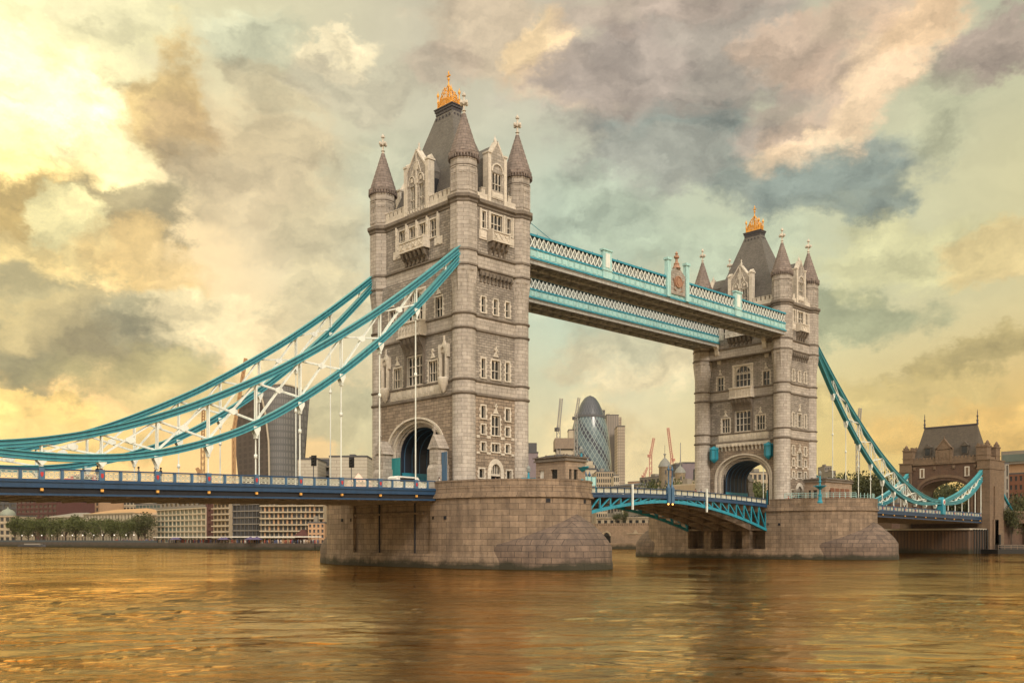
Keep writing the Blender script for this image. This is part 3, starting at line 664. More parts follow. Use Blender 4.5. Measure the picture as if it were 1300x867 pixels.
    for s in (-1,1):
        m = MB(); u = s*6.4
        x,y,_ = R.p(u,0,.9); m.lathe(x,y,[(.1,19.6),(.55,20.0),(.78,20.4),(.78,22.2),(.95,22.4),(.6,22.8),(.1,23.1)],6,False); m.fb(R,u-.25,u+.25,20.6,22.2,0,.5)
        for k in range(6): m.lathe(x+.8*cos(pi/3*k),y+.8*sin(pi/3*k),[(.09,20.3),(.09,22.5),(.14,22.6),(.02,22.9)],5)
        P('lantern', m, M_TEAL)
        for q in (5.6,9.0):
            m = MB(); m.fprof(R,[(0,40.0),(.3,40.2),(.5,41.2),(1.1,42.0),(1.3,43.0),(2.0,43.9),(0,43.9)],s*q-.45,s*q+.45); P('walkway_bracket', m, M_TRIM)
    # ---- vaulted road passage
    m = MB(); A = (5.05,4.0,15.8); pts = [(-A[0],ZR)]+ell(*A,20)+[(A[0],ZR)]
    for i in range(len(pts)-1): m.add([(-5.0,pts[i][0],pts[i][1]),(3.2,pts[i][0],pts[i][1]),(3.2,pts[i+1][0],pts[i+1][1]),(-5.0,pts[i+1][0],pts[i+1][1])],[(0,1,2,3)])
    vault = P('passage_vault', m, M_NAVY)
    for k in range(6):
        m = MB(); x = -4.3+k*1.4
        for i in range(len(pts)-1):
            (y0,z0),(y1,z1) = pts[i],pts[i+1]; q = .985
            m.hexa([(x-.06,y0,z0),(x+.06,y0,z0),(x+.06,y0*q,z0-.08*(z0>15.9)),(x-.06,y0*q,z0-.08*(z0>15.9)),(x-.06,y1,z1),(x+.06,y1,z1),(x+.06,y1*q,z1-.08*(z1>15.9)),(x-.06,y1*q,z1-.08*(z1>15.9))])
        m.build('vault_rib', M_BLUEL, vault)
    m = MB()
    for s in (-1,1):
        m.box(-4.9,3.1,min(s*4.95,s*4.7),max(s*4.95,s*4.7),ZR,13.6)
        for k in range(8): m.box(-4.7+k,-4.2+k,min(s*4.72,s*4.62),max(s*4.72,s*4.62),11,13.2)
    P('passage_panelling', m, M_TEAL)
    m = MB(); m.box(-6.4,5.5,-5.0,5.0,ZR-.1,ZR+.05); P('passage_floor', m, M_ASPH)
    # solid core so that nothing shows through
    m = MB(); m.box(-5.1,3.6,-9.4,9.4,20.2,50.6)
    for s in (-1,1): m.box(-5.0,3.2,min(s*5.1,s*9.4),max(s*5.1,s*9.4),ZR,20.2)
    P('inner_core', m, M_DARK)
    m = MB(); m.box(-5.6,5.2,-10.2,10.2,50.3,50.62); m.box(-6.1,4.6,-10.3,10.3,41.0,41.12); P('roof_gutter', m, M_LEAD)
    # ---- great roof
    m = MB(); x1,y1,z1 = 4.95,8.2,50.6; x2,y2,z2 = .85,1.8,66.35
    rr = []
    for i in range(7):
        t = i/6; x = x1+(x2-x1)*(t+.015*sin(pi*t)); y = y1+(y2-y1)*(t+.015*sin(pi*t)); z = z1+(z2-z1)*t
        rr.append([(-x,-y,z),(x,-y,z),(x,y,z),(-x,y,z)])
    m.rings(rr); roof = P('roof', m, M_SLATE)
    m = MB(); m.box(-.95,.95,-1.85,1.85,66.3,66.75); m.box(-1.05,1.05,-1.98,1.98,66.75,67.1); m.box(-1.15,1.15,-2.08,2.08,67.1,67.25)
    for i in range(5):     # small vents below the platform
        for s in (-1,1): m.box(s*1.07-.1,s*1.07+.1,-1.5+i*.75-.1,-1.5+i*.75+.1,65.5,65.8)
    for i in range(3):
        for s in (-1,1): m.box(-.6+i*.6-.1,-.6+i*.6+.1,s*2.08-.1,s*2.08+.1,65.5,65.8)
    m.build('roof_platform', M_LEAD, roof)
    K1, K2 = .78, 1.5; m = MB()
    for sx in (-1,1):
        for sy in (-1,1):
            x,y = sx*K1, sy*K2; m.lathe(x,y,[(.12,67.2),(.10,68.2),(.17,68.3),(.09,68.5),(.08,69.0),(.2,69.2),(.18,69.5),(.06,69.65),(.02,70.0)],8)
    def arcs(p0, p1, h, zb):
        for k in range(3):
            t = [(Vector(p0).lerp(Vector(p1),i/10)) for i in range(11)]
            m.tube([(q.x,q.y,zb+h*(1-.28*k)*(1-abs(i/5-1)**(1.6+k*.3))) for i,q in enumerate(t)],.055,5)
    for s in (-1,1):
        arcs((s*K1,-K2,0),(s*K1,K2,0),2.6,67.3); arcs((-K1,s*K2,0),(K1,s*K2,0),1.6,67.3)
        for k in range(9):
            y = -K2+2*K2*(k+.5)/9; h = 2.4*(1-abs(y/K2)**1.6); m.bar((s*K1,y,67.2),(s*K1,y,67.5+h),.07); m.ball((s*K1,y,67.6+h),.1,6)
            if k < 8: m.bar((s*K1,y,67.3),(s*K1,y+2*K2/9,68.0+h*.4),.05); m.bar((s*K1,y+2*K2/9,67.3),(s*K1,y,68.0+h*.4),.05)
        for k in range(5):
            x = -K1+2*K1*(k+.5)/5; h = 1.5*(1-abs(x/K1)**1.6); m.bar((x,s*K2,67.2),(x,s*K2,67.5+h),.07); m.ball((x,s*K2,67.6+h),.1,6)
        m.box(min(s*(K1-.06),s*(K1+.06)),max(s*(K1-.06),s*(K1+.06)),-K2,K2,67.25,67.55); m.box(-K1,K1,min(s*(K2-.06),s*(K2+.06)),max(s*(K2-.06),s*(K2+.06)),67.25,67.55)
        for sy in (-1,1): m.tube([(s*K1*(1-i/8),sy*K2*(1-i/8),67.6+3.2*(i/8)**.8) for i in range(9)],.07,6)
    m.lathe(0,0,[(.14,67.2),(.1,70.4),(.2,70.6),(.09,70.8),(.08,71.3),(.2,71.5),(.2,71.65),(.07,71.75),(.05,72.2),(.14,72.4),(.02,72.8)],8)
    m.box(-.1,.1,-.35,.35,71.95,72.12)
    m.build('gilded_crest', M_GOLD, roof)
    return T
towerS = make_tower(); towerS['label'] = 'large stone bridge tower nearest the viewer, left of the high walkways'
tag(towerS, towerS['label'], 'tower', 'turreted stone towers of the bridge')
towerN = copy_tree(towerS); towerN.location = (D,0,ZR); towerN.rotation_euler = (0,0,pi)
towerN['label'] = 'farther and smaller stone bridge tower, at the right end of the high walkways'
# ------------------------------------------------------------ piers
def outline(hx=10.67, c0=10., a=15.5, k=20, notchL=0, notchR=0, e=1.0):
    p = []
    for i in range(k+1): t = -pi+pi*i/k; p.append((hx*cos(t), -c0+a*sin(t)))          # east end, from -x to +x
    if notchR: p += [(hx,-9.0),(hx-notchR,-9.0),(hx-notchR,9.0),(hx,9.0)]
    for i in range(k+1): t = pi*i/k; p.append((hx*cos(t), c0+a*sin(t)))
    if notchL: p += [(-hx,9.0),(-hx+notchL,9.0),(-hx+notchL,-9.0),(-hx,-9.0)]
    return p
def make_pier():
    T = empty('stone_pier', (0,0,0), 'x', 'pier'); m = MB()
    m.prism(outline(10.8), -3, 1.0, True, False)
    m.rings([[(x,y,1.0) for x,y in outline(10.8)],[(x,y,1.9) for x,y in outline(10.67)]],False,False,False)
    m.prism(outline(notchL=.45,notchR=3.0), 1.9, 5.6, True, False)
    m.prism(outline(notchL=.45,notchR=1.2), 5.602, 8.7, True, False)
    m.prism(outline(), 8.702, 9.15, True, True); 
    m.prism(outline(10.95,10,15.8), 9.15, 9.4); m.prism(outline(10.80,10,15.65), 9.4, 9.75); m.prism(outline(10.67,10,15.5), 9.75, 10.4)
    m.build('pier_body', M_PIER, T)
    m = MB(); o1, o2 = outline(10.72,10,15.55), outline(10.2,10,15.03)
    k = len(o1); out = [i for i in range(k)]
    for i in range(k-1):       # parapet, open where the road runs
        if abs(o1[i][1]) < 10 and abs(o1[i+1][1]) < 10: continue
        if abs((o1[i][1]+o1[i+1][1])/2) < 9: continue
        m.hexa([(*o1[i],10.38),(*o1[i+1],10.38),(*o2[i+1],10.38),(*o2[i],10.38),(*o1[i],11.25),(*o1[i+1],11.25),(*o2[i+1],11.25),(*o2[i],11.25)])
    m2 = MB(); o3, o4 = outline(10.8,10,15.63), outline(10.12,10,14.95)
    for i in range(k-1):
        if abs((o1[i][1]+o1[i+1][1])/2) < 9: continue
        m2.hexa([(*o3[i],11.25),(*o3[i+1],11.25),(*o4[i+1],11.25),(*o4[i],11.25),(*o3[i],11.45),(*o3[i+1],11.45),(*o4[i+1],11.45),(*o4[i],11.45)])
    p = m.build('parapet', M_PIER, T); m2.build('coping', M_PIER, p)
    for s in (-1,1):           # cutwaters: pointed plan, swept back into the pier
        def ring(sc, t_):      # sc 0 = on pier wall, 1 = full prow
            r = []
            for i in range(25):
                q = -1+2*i/24; ang = q*pi/2
                inn = Vector((10.6*sin(ang)*1.0, 10+15.45*cos(ang), 0))
                # ogive outline
                yy = 11.5+18.2*(1-abs(q)**1.5); xx = 10.7*np.sign(q)*(abs(q)**.62)
                o_ = Vector((xx, yy, 0)); v = inn.lerp(o_, sc); r.append((v,q))
            return r
        R_ = []
        for sc, zc, ze in ((1.03,-3,-3),(1.03,.6,.6),(1.0,1.2,1.2),(1.0,3.2,1.3),(.84,4.3,1.4),(.62,5.35,1.45),(.38,6.2,1.5),(.16,6.8,1.5),(-.05,7.1,1.5)):
            R_.append([(v.x, s*v.y, ze+(zc-ze)*(1-abs(q))**1.35) for v,q in ring(sc,0)])
        m = MB(); n = 25
        vs = [p for r in R_ for p in r]; fs = []
        for j in range(len(R_)-1):
            for i in range(n-1):
                q4 = (j*n+i,j*n+i+1,(j+1)*n+i+1,(j+1)*n+i); fs.append(q4 if s > 0 else q4[::-1])
        fs = [q[::-1] for q in fs]
        m.add(vs, fs, True); m.build('cutwater', M_CUT, T)
    m = MB()    # drain openings
    for (q,zz) in ((-52,9.0),(-20,9.0),(-4,9.0),(20,9.0),(40,9.0)):
        a = radians(q-90+30); x = 10.67*cos(a); y = -10+15.5*sin(a); nx, ny = cos(a)/10.67, sin(a)/15.5; th = atan2(ny,nx)+pi/2; f = F(x,y,th)
        m.fb(f,-.28,.28,8.45,8.98,-.3,.02)
    for y in (-9.6,9.6,-12,12):
        for s in (-1,1): m.fb(F(s*10.67,y if abs(y)<10 else y, s*pi/2),-.22,.22,6.4,6.85,-.3,.0)
    m.build('drain_opening', M_DARK, T)
    m = MB(); m.box(-10.9,-9.7,-7.6,8.4,7.15,7.42); m.build('ledge', M_PIER, T)
    for y in (-5.2,3.0): m = MB(); m.lathe(-10.3,y,[(.11,0),(.11,8.7)],8); m.build('drainpipe', M_DARK, T)
    for y in (-4.5,0,4.5):
        m = MB(); m.box(8.0,10.4,y-.8,y+.8,1.9,5.4); m.build('chamber_column', M_PIER, T)
    # teal railings and footway at the ends
    for s in (-1,1):
        m = MB(); pts = [(10.1*cos(t),s*(10+14.9*sin(t))) for t in [pi*.06+pi*.88*i/30 for i in range(31)]]
        for i,(x,y) in enumerate(pts): m.bar((x,y,11.4),(x,y,12.45),.07)
        for z in (11.75,12.1,12.45): m.tube([(x,y,z) for x,y in pts[:12]],.04,5); m.tube([(x,y,z) for x,y in pts[-9:]],.04,5)
        m.build('guard_rail', M_TEAL2 if s > 0 else M_TEAL, T)
    return T
M_CUT = masonry('stained cutwater granite', (.20,.142,.105), (.135,.096,.072), (.06,.045,.035), 1.75, .76, .04, .7, .62, (.05,.038,.034), wet=1.2, rock=.4, stain_th=.46)
pierS = make_pier(); tag(pierS, 'broad granite river pier under the nearest tower, with a sloping stained cutwater', 'pier', 'granite piers standing in the river')
pierN = copy_tree(pierS); pierN.location = (D,0,0); pierN.rotation_euler = (0,0,pi)
for o_ in [c for c in pierS.children if c.name.startswith('guard_rail')]: bpy.data.objects.remove(o_)
pierN['label'] = 'granite river pier under the farther tower, right of the opening span'

# ------------------------------------------------------------ side spans
def railz(s): return 11.5-.0172*(s-10.7)          # top of rail
def lattice_mesh(w, h):
    m = MB(); q = W0
    m.fb(q,-w/2,w/2,0,.07,-.04,.04); m.fb(q,-w/2,w/2,h-.07,h,-.04,.04)
    for s in (-1,1): m.fb(q,min(s*w/2,s*(w/2-.07)),max(s*w/2,s*(w/2-.07)),.07,h-.07,-.04,.04)
    k = 3; c = w/k
    for i in range(k):
        x = -w/2+c*(i+.5); m.bar(q.p(x-c/2,.05,0),q.p(x+c/2,h-.05,0),.055,.05); m.bar(q.p(x+c/2,.05,0),q.p(x-c/2,h-.05,0),.055,.05)
        for j in range(8):
            a = j*pi/4; b = a+pi/4; m.bar(q.p(x+.16*cos(a),h/2+.16*sin(a),0),q.p(x+.16*cos(b),h/2+.16*sin(b),0),.05)
    for i in range(1,k): m.fb(q,-w/2+c*i-.03,-w/2+c*i+.03,.07,h-.07,-.03,.03)
    return m
def panelmesh(w, h):     # solid cast panel with raised diamond
    m = MB(); q = W0; m.fb(q,-w/2,w/2,0,h,-.03,.03)
    m.fb(q,-w/2+.1,w/2-.1,.1,.16,.03,.06); m.fb(q,-w/2+.1,w/2-.1,h-.16,h-.1,.03,.06)
    for s in (-1,1): m.bar(q.p(-.3*s,h/2,.03),q.p(0,h-.15,.03),.06); m.bar(q.p(-.3*s,h/2,.03),q.p(0,.15,.03),.06)
    return m
def place(par, data, name, x, y, z, rz=0, label=None):
    o = bpy.data.objects.new(name, data); COL.objects.link(o); o.parent = par; o.location = (x,y,z); o.rotation_euler = (0,0,rz)
    if label: o['label'] = label
    return o
def mdata(mb, name, mat):
    o = mb.build(name, mat); d = o.data; bpy.data.objects.remove(o); return d
SH0, SHP = 13.9, 5.7                                  # hangers: first, pitch
def make_span():
    """runs towards -x from the pier, origin at the tower centre"""
    T = empty('side_span', (0,0,0), 'x', 'bridge span')
    x0, x1 = -10.7, -95.0
    sl = lambda x: railz(-x)
    m = MB()
    for a, b in ((x0,x1),):
        m.hexa([(b,-9.4,sl(b)-1.75),(a,-9.4,sl(a)-1.75),(a,9.4,sl(a)-1.75),(b,9.4,sl(b)-1.75),(b,-9.4,sl(b)-1.25),(a,-9.4,sl(a)-1.25),(a,9.4,sl(a)-1.25),(b,9.4,sl(b)-1.25)])
    m.build('road_deck', M_ASPH, T)
    for s in (-1,1):
        m = MB()       # fascia girder: blue flanges
        for (o0,o1,h0,h1) in ((.0,.35,-1.32,-1.08),(-.05,.22,-1.62,-1.32),(0,.30,-2.62,-2.42),(0,.22,-1.85,-1.62)):
            ya, yb = sorted((s*(9.9+o0),s*(9.9+o1)))
            m.hexa([(x1,ya,sl(x1)+h0),(x0,ya,sl(x0)+h0),(x0,yb,sl(x0)+h0),(x1,yb,sl(x1)+h0),(x1,ya,sl(x1)+h1),(x0,ya,sl(x0)+h1),(x0,yb,sl(x0)+h1),(x1,yb,sl(x1)+h1)])
        m.build('fascia_girder', M_BLUE, T)
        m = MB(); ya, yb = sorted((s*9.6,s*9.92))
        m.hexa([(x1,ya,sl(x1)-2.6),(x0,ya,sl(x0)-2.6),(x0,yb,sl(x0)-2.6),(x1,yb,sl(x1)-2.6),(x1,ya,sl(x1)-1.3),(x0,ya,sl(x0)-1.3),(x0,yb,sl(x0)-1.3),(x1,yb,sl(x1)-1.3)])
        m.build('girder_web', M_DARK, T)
        m = MB()
        for (h0,h1,o) in ((-.14,0,.16),(-1.12,-1.0,.12)):
            ya, yb = 10.05*s-o, 10.05*s+o
            m.hexa([(x1,ya,sl(x1)+h0),(x0,ya,sl(x0)+h0),(x0,yb,sl(x0)+h0),(x1,yb,sl(x1)+h0),(x1,ya,sl(x1)+h1),(x0,ya,sl(x0)+h1),(x0,yb,sl(x0)+h1),(x1,yb,sl(x1)+h1)])
        m.build('rail', M_BLUE, T)
    pm = MB(); pm.box(-.14,.14,-.13,.13,-1.05,-.05); pm.box(-.09,.09,-.17,.17,-.95,-.2); post = mdata(pm,'post',M_BLUEL)
    rm = MB(); rm.box(-.28,.28,-.2,.2,-1.1,.06); redp = mdata(rm,'post',M_BLUEL)
    sm = MB(); sm.fpoly(W0,[(-.13,-.35),(-.13,-.65),(0,-.85),(.13,-.65),(.13,-.35)],.19,.24); sh = mdata(sm,'shield',M_RED)
    lat = mdata(lattice_mesh(1.58,.72),'parapet_panel',M_PANEL)
    bk = MB(); bk.fb(W0,-.13,.13,-.13,.13,.0,.2); lamp = mdata(bk,'marker_lamp',M_YEL)
    for s in (-1,1):
        rz = 0 if s < 0 else pi; k = 0; x = -SH0+SHP*0
        s_list = [SH0+SHP/3*j for j in range(-1,43)]
        for j, q in enumerate(s_list):
            if q > 94: break
            red = (j-1) % 3 == 0; z = sl(-q)
            p = place(T, redp if red else post, 'post', -q, s*10.05, z, rz)
            if red:
                place(p, sh, 'shield', 0, 0, 0, 0)
                place(T, lamp, 'marker_lamp', -q, s*10.1, z-2.05, rz)
            place(T, lat, 'parapet_panel', -q-SHP/6, s*10.05, sl(-q-SHP/6)-.93, rz)
    # underside: cross girders and stringers
    m = MB(); q = SH0-2.85
    while q < 94:
        m.hexa([(-q-.2,-9.6,sl(-q)-2.75),(-q+.2,-9.6,sl(-q)-2.75),(-q+.2,9.6,sl(-q)-2.75),(-q-.2,9.6,sl(-q)-2.75),(-q-.2,-9.6,sl(-q)-1.75),(-q+.2,-9.6,sl(-q)-1.75),(-q+.2,9.6,sl(-q)-1.75),(-q-.2,9.6,sl(-q)-1.75)]); q += 2.85
    m.build('cross_girder', M_SOFFB, T)
    m = MB()
    for y in (-7,-4.5,-2,2,4.5,7,-9.3,9.3): m.bar((x0,y,sl(x0)-2.2),(x1,y,sl(x1)-2.2),.22,.7)
    m.build('stringer', M_SOFFB, T)
    return T
spanS = make_span(); tag(spanS, 'blue side span of the bridge with white lattice parapet, running left from the nearest pier', 'bridge span', 'suspended side spans of the bridge')
spanN = copy_tree(spanS); spanN.location = (D,0,.1); spanN.rotation_euler = (0,radians(.35),pi)
spanN['label'] = 'dark blue side span running from the farther pier to the gatehouse tower on the right'

# ------------------------------------------------------------ suspension chains
UP = [(4.6,44.6),(6.5,43.0),(13.5,37.2),(21.2,31.35),(28.3,26.8),(34.2,23.0),(40.6,19.85),(44.5,17.95),(48.3,16.45),(51.9,15.25),(56.4,14.0),(59.8,13.25),(63,12.75),(67.5,12.55)]
LO = [(4.6,43.9),(6.5,41.9),(10.8,37.2),(13.5,34.2),(18.7,29.4),(23.6,25.45),(26,23.7),(33.9,18.3),(38.5,15.85),(42.6,14.4),(46.5,13.2),(51.9,12.15),(56.4,11.85),(59.2,11.8),(63,11.95),(67.5,12.25)]
UP2 = [(70.6,12.6),(72,12.95),(79.6,14.7),(86.3,17.2),(93.4,20.2),(96.7,22.3)]
LO2 = [(70.6,12.2),(72,12.1),(79.6,12.7),(86.3,14.7),(93.4,17.9),(97.2,21.2)]
def smooth(tab):
    xs = np.array([p[0] for p in tab]); ys = np.array([p[1] for p in tab])
    c = np.polyfit(xs, ys, 5 if len(xs) > 8 else 3)
    return lambda s: .75*float(np.polyval(c, s))+.25*float(np.interp(s, xs, ys))
fU, fL, fU2, fL2 = smooth(UP), smooth(LO), smooth(UP2), smooth(LO2)
def chord(m, fn, s0, s1, n, w=.56, h=.80, fl=.1, m2=None):
    def loft(y0,y1,a,b,m=m):
        r = []
        for i in range(n+1):
            s = s0+(s1-s0)*i/n; d = (fn(s+.05)-fn(s-.05))/.1; l = sqrt(1+d*d); nx, nz = d/l, 1/l; z = fn(s)
            # normal to chord (x = -s): direction (-1,d) normal (d,1)/l
            q = [(y0,a),(y1,a),(y1,b),(y0,b)]; r.append([(-s+nx*o, y, z+nz*o) for y,o in q])
        m.rings(r, False)
    loft(-w/2,w/2,-h/2+fl,h/2-fl); loft(-w/2-.14,w/2+.14,h/2-fl,h/2,m2); loft(-w/2-.14,w/2+.14,-h/2,-h/2+fl,m2); loft(-w/2-.07,w/2+.07,-.08,.04,m2)
M_TEAL_LIT = paint('light teal flange paint', (.06,.31,.36), .35, 0, .12, .5, grime=.25)  # highlight along the chord edges put into a lighter teal
M_TEAL_SHADE = paint('deep teal web paint', (.016,.14,.19), .42, 0, .15, .5, grime=.35)  # darker copy of the teal, shade between the flanges put into the colour
def make_chain():
    T = empty('suspension_chain', (0,0,0), 'x', 'bridge chain')
    m = MB(); m2 = MB(); chord(m,fU,4.4,68.6,60,m2=m2); m2.build1('flange', M_TEAL_LIT, m.build1('upper_chord', M_TEAL_SHADE, T))
    m = MB(); m2 = MB(); chord(m,fL,4.4,68.6,60,m2=m2); m2.build1('flange', M_TEAL_LIT, m.build1('lower_chord', M_TEAL_SHADE, T))
    m = MB(); m2 = MB(); chord(m,fU2,69.7,97.5,24,.6,.85,m2=m2); m2.build1('flange', M_TEAL_LIT, m.build1('upper_chord', M_TEAL_SHADE, T))
    m = MB(); m2 = MB(); chord(m,fL2,69.7,97.5,24,.6,.85,m2=m2); m2.build1('flange', M_TEAL_LIT, m.build1('lower_chord', M_TEAL_SHADE, T))
    m = MB(); m.rings([[(-69.15+r*cos(2*pi*i/16), y, 12.4+1.25*r*sin(2*pi*i/16)) for i in range(16)] for r,y in ((.8,-.6),(1.0,-.5),(1.0,.5),(.8,.6))]); m.box(-70,-68.3,-.7,.7,9.4,11.6); pin = m.build('pin_casing', M_TEAL, T)
    m = MB(); m.rings([[(-69.15+r*cos(2*pi*i/12), y, 12.4+1.3*r*sin(2*pi*i/12)) for i in range(12)] for r,y in ((.55,-.75),(.55,.75))]); m.build('pin', M_WHITE, pin)
    m = MB(); m.rings([[(-69.15+r*cos(2*pi*i/12), y, 12.4+1.3*r*sin(2*pi*i/12)) for i in range(12)] for r,y in ((.3,-.8),(.3,.8))]); m.build('pin_boss', M_RED, pin)
    nodes = [SH0+SHP*k for k in range(10) if SH0+SHP*k < 67]
    hd = MB(); hd.lathe(0,0,[(.085,0),(.085,1)],8); hm = mdata(hd,'hanger',M_WHITE)
    cd = MB(); cd.lathe(0,0,[(.1,-.25),(.2,-.2),(.2,.2),(.1,.25)],8); cm = mdata(cd,'collar',M_WHITE)
    bd = MB()
    for y in (-.34,.34): bd.fpoly(F(0,y,0),[(0,-1.2),(.42,-.35),(.42,0),(-.42,0),(-.42,-.35)],-.04,.04)
    bd.box(-.12,.12,-.3,.3,-1.35,-.2); bm = mdata(bd,'hanger_bracket',M_WHITE)
    for k, s in enumerate(nodes):
        zu, zl = fU(s)-.4, fL(s)+.4
        m = MB()
        for y in (-.2,.2): m.bar((-s,y,zl-.4),(-s,y,zu+.3),.16,.13)
        m.build('strut', M_WHITE, T)
        for q0, q1 in ([(s,nodes[k+1])] if k+1 < len(nodes) else [(s,67.3)]):
            z0u,z0l,z1u,z1l = fU(q0)-.3,fL(q0)+.3,fU(q1)-.3,fL(q1)+.3
            for a_,b_ in (((-q0,0,z0u),(-q1,0,z1l)),((-q0,0,z0l),(-q1,0,z1u))):
                m = MB(); m.bar((a_[0],-.17,a_[2]),(b_[0],-.17,b_[2]),.08,.17); m.bar((a_[0],.17,a_[2]),(b_[0],.17,b_[2]),.08,.17); m.build('diagonal_brace', M_WHITE, T)
            c_ = Vector((-(q0+q1)/2,0,(z0u+z0l+z1u+z1l)/4))
            if z0u-z0l > 1.2: m = MB(); m.fpoly(F(c_.x,-.24,0),[(-.5,c_.z-.15),(0,c_.z-.4),(.5,c_.z-.15),(.5,c_.z+.15),(0,c_.z+.4),(-.5,c_.z+.15)],-.02,.04); m.build('gusset', M_WHITE, T)
        zb = railz(s)-.05; zt = fL(s)-.4
        sc = min(1, max(.35,(zt-zb)/1.6))
        b = place(T,bm,'hanger_bracket',-s,0,zt+.1); b.scale = (1,1,sc)
        if zt-zb > 1.2:
            h = place(T,hm,'hanger',-s,0,zb); h.scale = (1,1,zt-1.0-zb)
            if zt-zb > 4: place(T,cm,'collar',-s,0,zb+(zt-zb)*(.62 if k < 4 else .4))
    for s in (8.9,): m = MB(); m.bar((-s,0,fL(s)+.3),(-s,0,fU(s)-.3),.2); m.build('strut', M_WHITE, T)
    n2 = [73.2,77.6,82.0,86.4,90.8,94.8]
    for k, s in enumerate(n2):
        m = MB(); m.bar((-s,0,fL2(s)),(-s,0,fU2(s)),.26); m.build('strut', M_WHITE, T)
        if k+1 < len(n2):
            q = n2[k+1]
            for a_,b_ in (((-s,0,fU2(s)-.2),(-q,0,fL2(q)+.2)),((-s,0,fL2(s)+.2),(-q,0,fU2(q)-.2))): m = MB(); m.bar(a_,b_,.22); m.build('diagonal_brace', M_WHITE, T)
        h = place(T,hm,'hanger',-s,0,railz(s)); h.scale = (1.3,1.3,fL2(s)-railz(s)-.3)
    return T
ch = make_chain(); ch.location = (0,-10,0); tag(ch, 'nearest turquoise suspension chain, in front, rising right to the nearest tower', 'bridge chain', 'turquoise suspension chains')
c2 = copy_tree(ch); c2.location = (0,10,0); c2['label'] = 'turquoise chain just behind the nearest one, reaching the left turret of the nearest tower'
c3 = copy_tree(ch); c3.location = (D,-10,.6); c3.rotation_euler = (0,0,pi); c3['label'] = 'steep dark turquoise chain from the right edge of the farther tower to the gatehouse'
c4 = copy_tree(ch); c4.location = (D,10,.6); c4.rotation_euler = (0,0,pi); c4['label'] = 'turquoise chain mostly hidden behind the farther tower, low end left of the gatehouse'

